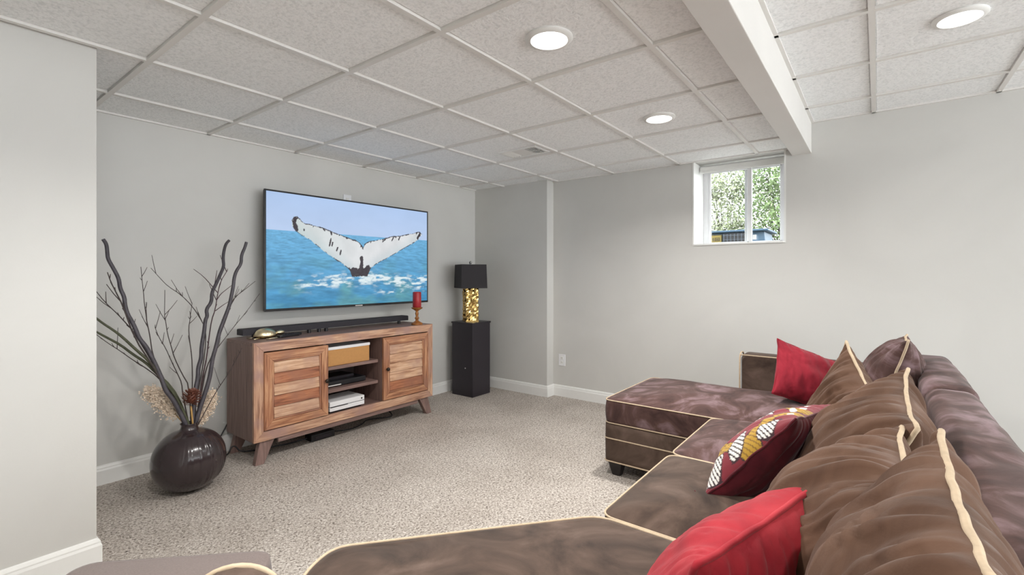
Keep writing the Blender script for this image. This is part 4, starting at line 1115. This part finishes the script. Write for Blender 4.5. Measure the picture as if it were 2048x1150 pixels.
# ------------------------------------------------------------------ loose pillows
def pillow(name, c, U, V, th, mat, label, pipe=None, cat='pillow', group=None, seed=0, wr=.008, k=.10, sag=.2, n=44, pr=.0055, nrm_sign=1, wdir=0, paint=None, back=None, grow=1.0):
    """c centre, U half-width vector, V half-height vector (bottom to top)"""
    c, U, V = Vector(c), Vector(U), Vector(V)
    base = c - V; base.z = min(base.z, (c - V - U).z, (c - V + U).z)
    t = thing(name, base, label, cat, group)
    nrm = U.cross(V).normalized() * nrm_sign
    lu, lv = U.length, V.length
    def pos(a, b, side):
        ea = a * (1 - k * (1 - b * b) * abs(a) ** 2); eb = b * (1 - k * (1 - a * a) * abs(b) ** 2)
        e = max(0, (1 - a * a)) ** .52 * max(0, (1 - b * b)) ** .52
        h = th * e * (1 - sag * b)
        # gathers run in from the seams, broad folds across the middle
        edge = max(abs(a), abs(b)) ** 3
        p_, q_ = (b, a) if wdir else (a, b)
        wp = mn.noise(Vector((a * 1.6 + seed, b * 1.6, side + 4)))
        s_ = p_ * 9.5 + q_ * .9 * (1 if side > 0 else -1) + wp * 1.3
        fade = (.3 + .7 * abs(q_) ** 1.4) * e ** .45
        fold = mn.noise(Vector((s_ + seed, q_ * .7, seed + side * 2))) * wr * fade
        cr = 1 - abs(mn.noise(Vector((s_ * .9 + seed * 3, q_ * .55, side * 5 + 2)))) * 3.2
        crease = max(0, cr) ** 2 * wr * .8 * fade
        fine = mn.noise(Vector((p_ * 19 + seed, q_ * 5, seed * 2 + side))) * wr * .22 * edge * (e ** .3)
        big = mn.noise(Vector((a * 1.8 - seed, b * 1.8, side * 3 + 9))) * wr * .8 * e
        return c + U * ea + V * eb + nrm * side * (h + fold + fine + big - crease)
    def side_mesh(side):
        b = MB()
        for j in range(n + 1):
            for i in range(n + 1):
                # denser towards the seams
                a_ = math.sin(math.pi / 2 * (2 * i / n - 1)); b_ = math.sin(math.pi / 2 * (2 * j / n - 1))
                b.v.append(tuple(pos(a_, b_, side)))
        for j in range(n):
            for i in range(n):
                q = (j*(n+1)+i, j*(n+1)+i+1, (j+1)*(n+1)+i+1, (j+1)*(n+1)+i)
                b.f.append(q if side * nrm_sign > 0 else q[::-1])
        return b
    f = side_mesh(1); g = side_mesh(-1)
    if paint is None:
        f.add(g.v, g.f)
        o = f.build('cover', mat, t, smooth=True)
        # weld the seam so that shading is continuous only along each face
    else:
        o = f.build('printed_front', vcol_mat('printed_cotton', .75), t, smooth=True)
        aa = np.array([math.sin(math.pi / 2 * (2 * i / n - 1)) for i in range(n + 1)])
        A_, B_ = np.meshgrid(aa, aa)
        set_vcol(o.data, paint(A_, B_).reshape(-1, 4))
        g.build('plain_back', mat, t, smooth=True)
    if pipe:
        pts = []
        m = 36
        for s in range(4):
            for q in range(m):
                x = -1 + 2 * q / m
                a, b_ = [(x, -1), (1, x), (-x, 1), (-1, -x)][s]
                p = pos(a, b_, 0)
                p += Vector((mn.noise(p * 16), mn.noise(p * 16 + Vector((7, 0, 0))), mn.noise(p * 16 + Vector((0, 9, 0))))) * .005
                pts.append(p)
        MB().tube(pts, pr, 8, closed=True, sm=0).build('piping', pipe, t, smooth=True)
    return t

def mid(far_top, near_top, down):
    """pillow frame from its two top corners and the vector from top edge to bottom edge"""
    a, b, d = Vector(far_top), Vector(near_top), Vector(down)
    c = (a + b) / 2 + d / 2
    return c, (a - b) / 2, -d / 2

G = 'brown back pillows on the sofa'
c, U, V = mid((.43, -3.885, .945), (-.16, -3.885, .94), (0, .11, -.44))
pillow('back_pillow', c, U, V, .125, M['suede_pillow'], 'largest nearest brown back pillow with tan piping at the lower right', M['piping'], group=G, seed=1, wdir=0, nrm_sign=-1, wr=.034, n=88)
c, U, V = mid((.74, -3.84, .865), (.24, -3.86, .86), (0, .22, -.38))
pillow('back_pillow', c, U, V, .15, M['suede_pillow'], 'second brown back pillow, low, between nearest pillow and the printed one', M['piping'], group=G, seed=4, nrm_sign=-1, wr=.034, n=88)
c, U, V = mid((1.22, -3.87, .93), (.72, -3.87, .87), (0, .2, -.42))
pillow('back_pillow', c, U, V, .15, M['suede_pillow'], 'third brown back pillow, leaning on the middle of the backrest', M['piping'], group=G, seed=8, nrm_sign=-1, wr=.034, n=88)
c, U, V = mid((1.53, -3.70, .965), (1.15, -3.85, .75), (.06, .12, -.42))
pillow('back_pillow', c, U, V, .13, M['suede_pillow'], 'brown back pillow with raised corner beside the far red pillow', M['piping'], group=G, seed=12, nrm_sign=-1, wr=.03, n=88)
c, U, V = mid((2.62, -3.92, .90), (2.14, -3.91, .92), (0, .12, -.42))
pillow('back_pillow', c, U, V, .13, M['suede_mauve'], 'farthest brown back pillow, at the back of the chaise', M['piping'], group=G, seed=15, nrm_sign=-1, wr=.022, n=70)

def frame(c, u, v, hw, hh):
    u = Vector(u).normalized(); v = Vector(v); v = (v - u * v.dot(u)).normalized()
    return c, u * hw, v * hh
c, U, V = frame((2.43, -3.50, .64), (.565, -.74, -.36), (.66, -.14, .80), .215, .165)
pillow('red_pillow', c, U, V, .085, M['red_dark'], 'crimson velour pillow leaning on the chaise arm', M['red_dark'], seed=21, n=60, wr=.016, k=.07, pr=.004, nrm_sign=1)
c, U, V = mid((.49, -3.715, .795), (.05, -3.575, .775), (.04, .15, -.31))
pillow('red_pillow', c, U, V, .105, M['red'], 'bright red velour pillow nearest the camera on the corner seat', M['red'], seed=27, wr=.014, k=.07, pr=.006, nrm_sign=-1, n=88)

def wax_print(A, B):
    S = lambda r, g, b: np.array(srgb(r, g, b)[:3])
    out = np.zeros(A.shape + (4,), np.float32); out[..., 3] = 1
    n1 = fbm(A * 3 + 20, B * 3 + 20, 5)
    col = S(120, 26, 40)[None, None] * (.8 + .4 * n1[..., None])
    def lens(cx, cy, L, W, ang):
        x = (A - cx) * math.cos(ang) + (B - cy) * math.sin(ang); y = -(A - cx) * math.sin(ang) + (B - cy) * math.cos(ang)
        return (np.abs(y) < W * (1 - (x / L) ** 2)) & (np.abs(x) < L), x, y
    def paint_(m, c):
        nonlocal col
        col = np.where(m[..., None], c, col)
    # ochre ribbon winding over the cloth, outlined dark
    for off in (-.72, .1, .9):
        d = np.abs(A - off - .22 * np.sin(B * 4.5 + off * 3))
        paint_(d < .15, S(48, 26, 28)); paint_(d < .13, S(176, 138, 40) * 1.0)
        paint_((d < .13) & (np.sin((A + B) * 70) > .75), S(120, 86, 30))
    for (cx, cy, L, W, an) in ((-.86, .55, .24, .12, 1.2), (-.80, -.05, .26, .13, .9), (-.86, -.62, .28, .13, 1.3), (-.15, .35, .28, .13, 1.0), (-.18, -.45, .28, .13, 1.2), (.62, .62, .25, .12, 1.2), (.60, -.1, .26, .12, 1.0), (.65, -.7, .26, .12, 1.1)):
        m, x, y = lens(cx, cy, L + .02, W + .02, an); paint_(m, S(52, 22, 30))
        m, x, y = lens(cx, cy, L, W, an); paint_(m, S(226, 222, 216)); paint_(m & (np.sin(x * 95) > .45), S(48, 36, 40))
    for (cx, cy) in ((-.5, .86), (-.2, .84), (.1, .88), (.4, .85)):
        m, x, y = lens(cx, cy, .07, .05, .3); paint_(m, S(226, 222, 216))
    out[..., :3] = col
    return out
c, U, V = mid((1.27, -3.69, .78), (.87, -3.61, .81), (.02, .26, -.31))
pillow('printed_pillow', c, U, V, .10, M['maroon'], 'maroon pillow with ochre and white leaf print in the middle seat', M['maroon'], seed=33, wr=.012, k=.09, pr=.004, nrm_sign=-1, n=150, paint=wax_print)
pp = [o for o in bpy.data.objects if o.name == 'printed_pillow'][0]
tb = MB(); p0 = Vector(c) - U * 1.0 - V * 1.0
for q in range(14):
    d = Vector((-.35 + rb.gauss(0, .25), .8 + rb.gauss(0, .3), .1 + rb.gauss(0, .2))).normalized()
    tb.tube([p0, p0 + d * .018, p0 + d * .036 - Vector((0, 0, .004))], .0016, 5, sm=0)
tb.build('corner_tassel', M['maroon'], pp)

# ------------------------------------------------------------------ ottoman
ot = thing('ottoman', (-.27, -2.45, 0), 'plain grey-brown linen ottoman at the bottom left edge', 'ottoman')
d1 = Vector((.70, -.71)).normalized(); d2 = Vector((-d1.y, d1.x)) * -1
p0 = Vector((-.385, -2.07)); w, dp = .505, .60
Q = [p0, p0 + d2 * dp, p0 + d2 * dp + d1 * w, p0 + d1 * w]
Q = [(p.x, p.y) for p in Q]
cushion('top_cushion', Q, .06, .34, .435, .022, M['linen'], ot, pipe=(False, False), seed=3, wr=.003, bulge=.006)
cushion('body', [(Vector(p).lerp(sum((Vector(q) for q in Q), Vector((0, 0))) / 4, .02)) .to_tuple() for p in Q], .05, .05, .339, .001, M['linen'], ot, pipe=(False, False), wr=0, bulge=.002)
qc = sum((Vector(q) for q in Q), Vector((0, 0))) / 4
for p in Q:
    e = Vector(p).lerp(qc, .18)
    MB().lathe([(.018, 0), (.022, .052)], e.x, e.y, 12).build('foot', M['foot'], ot)
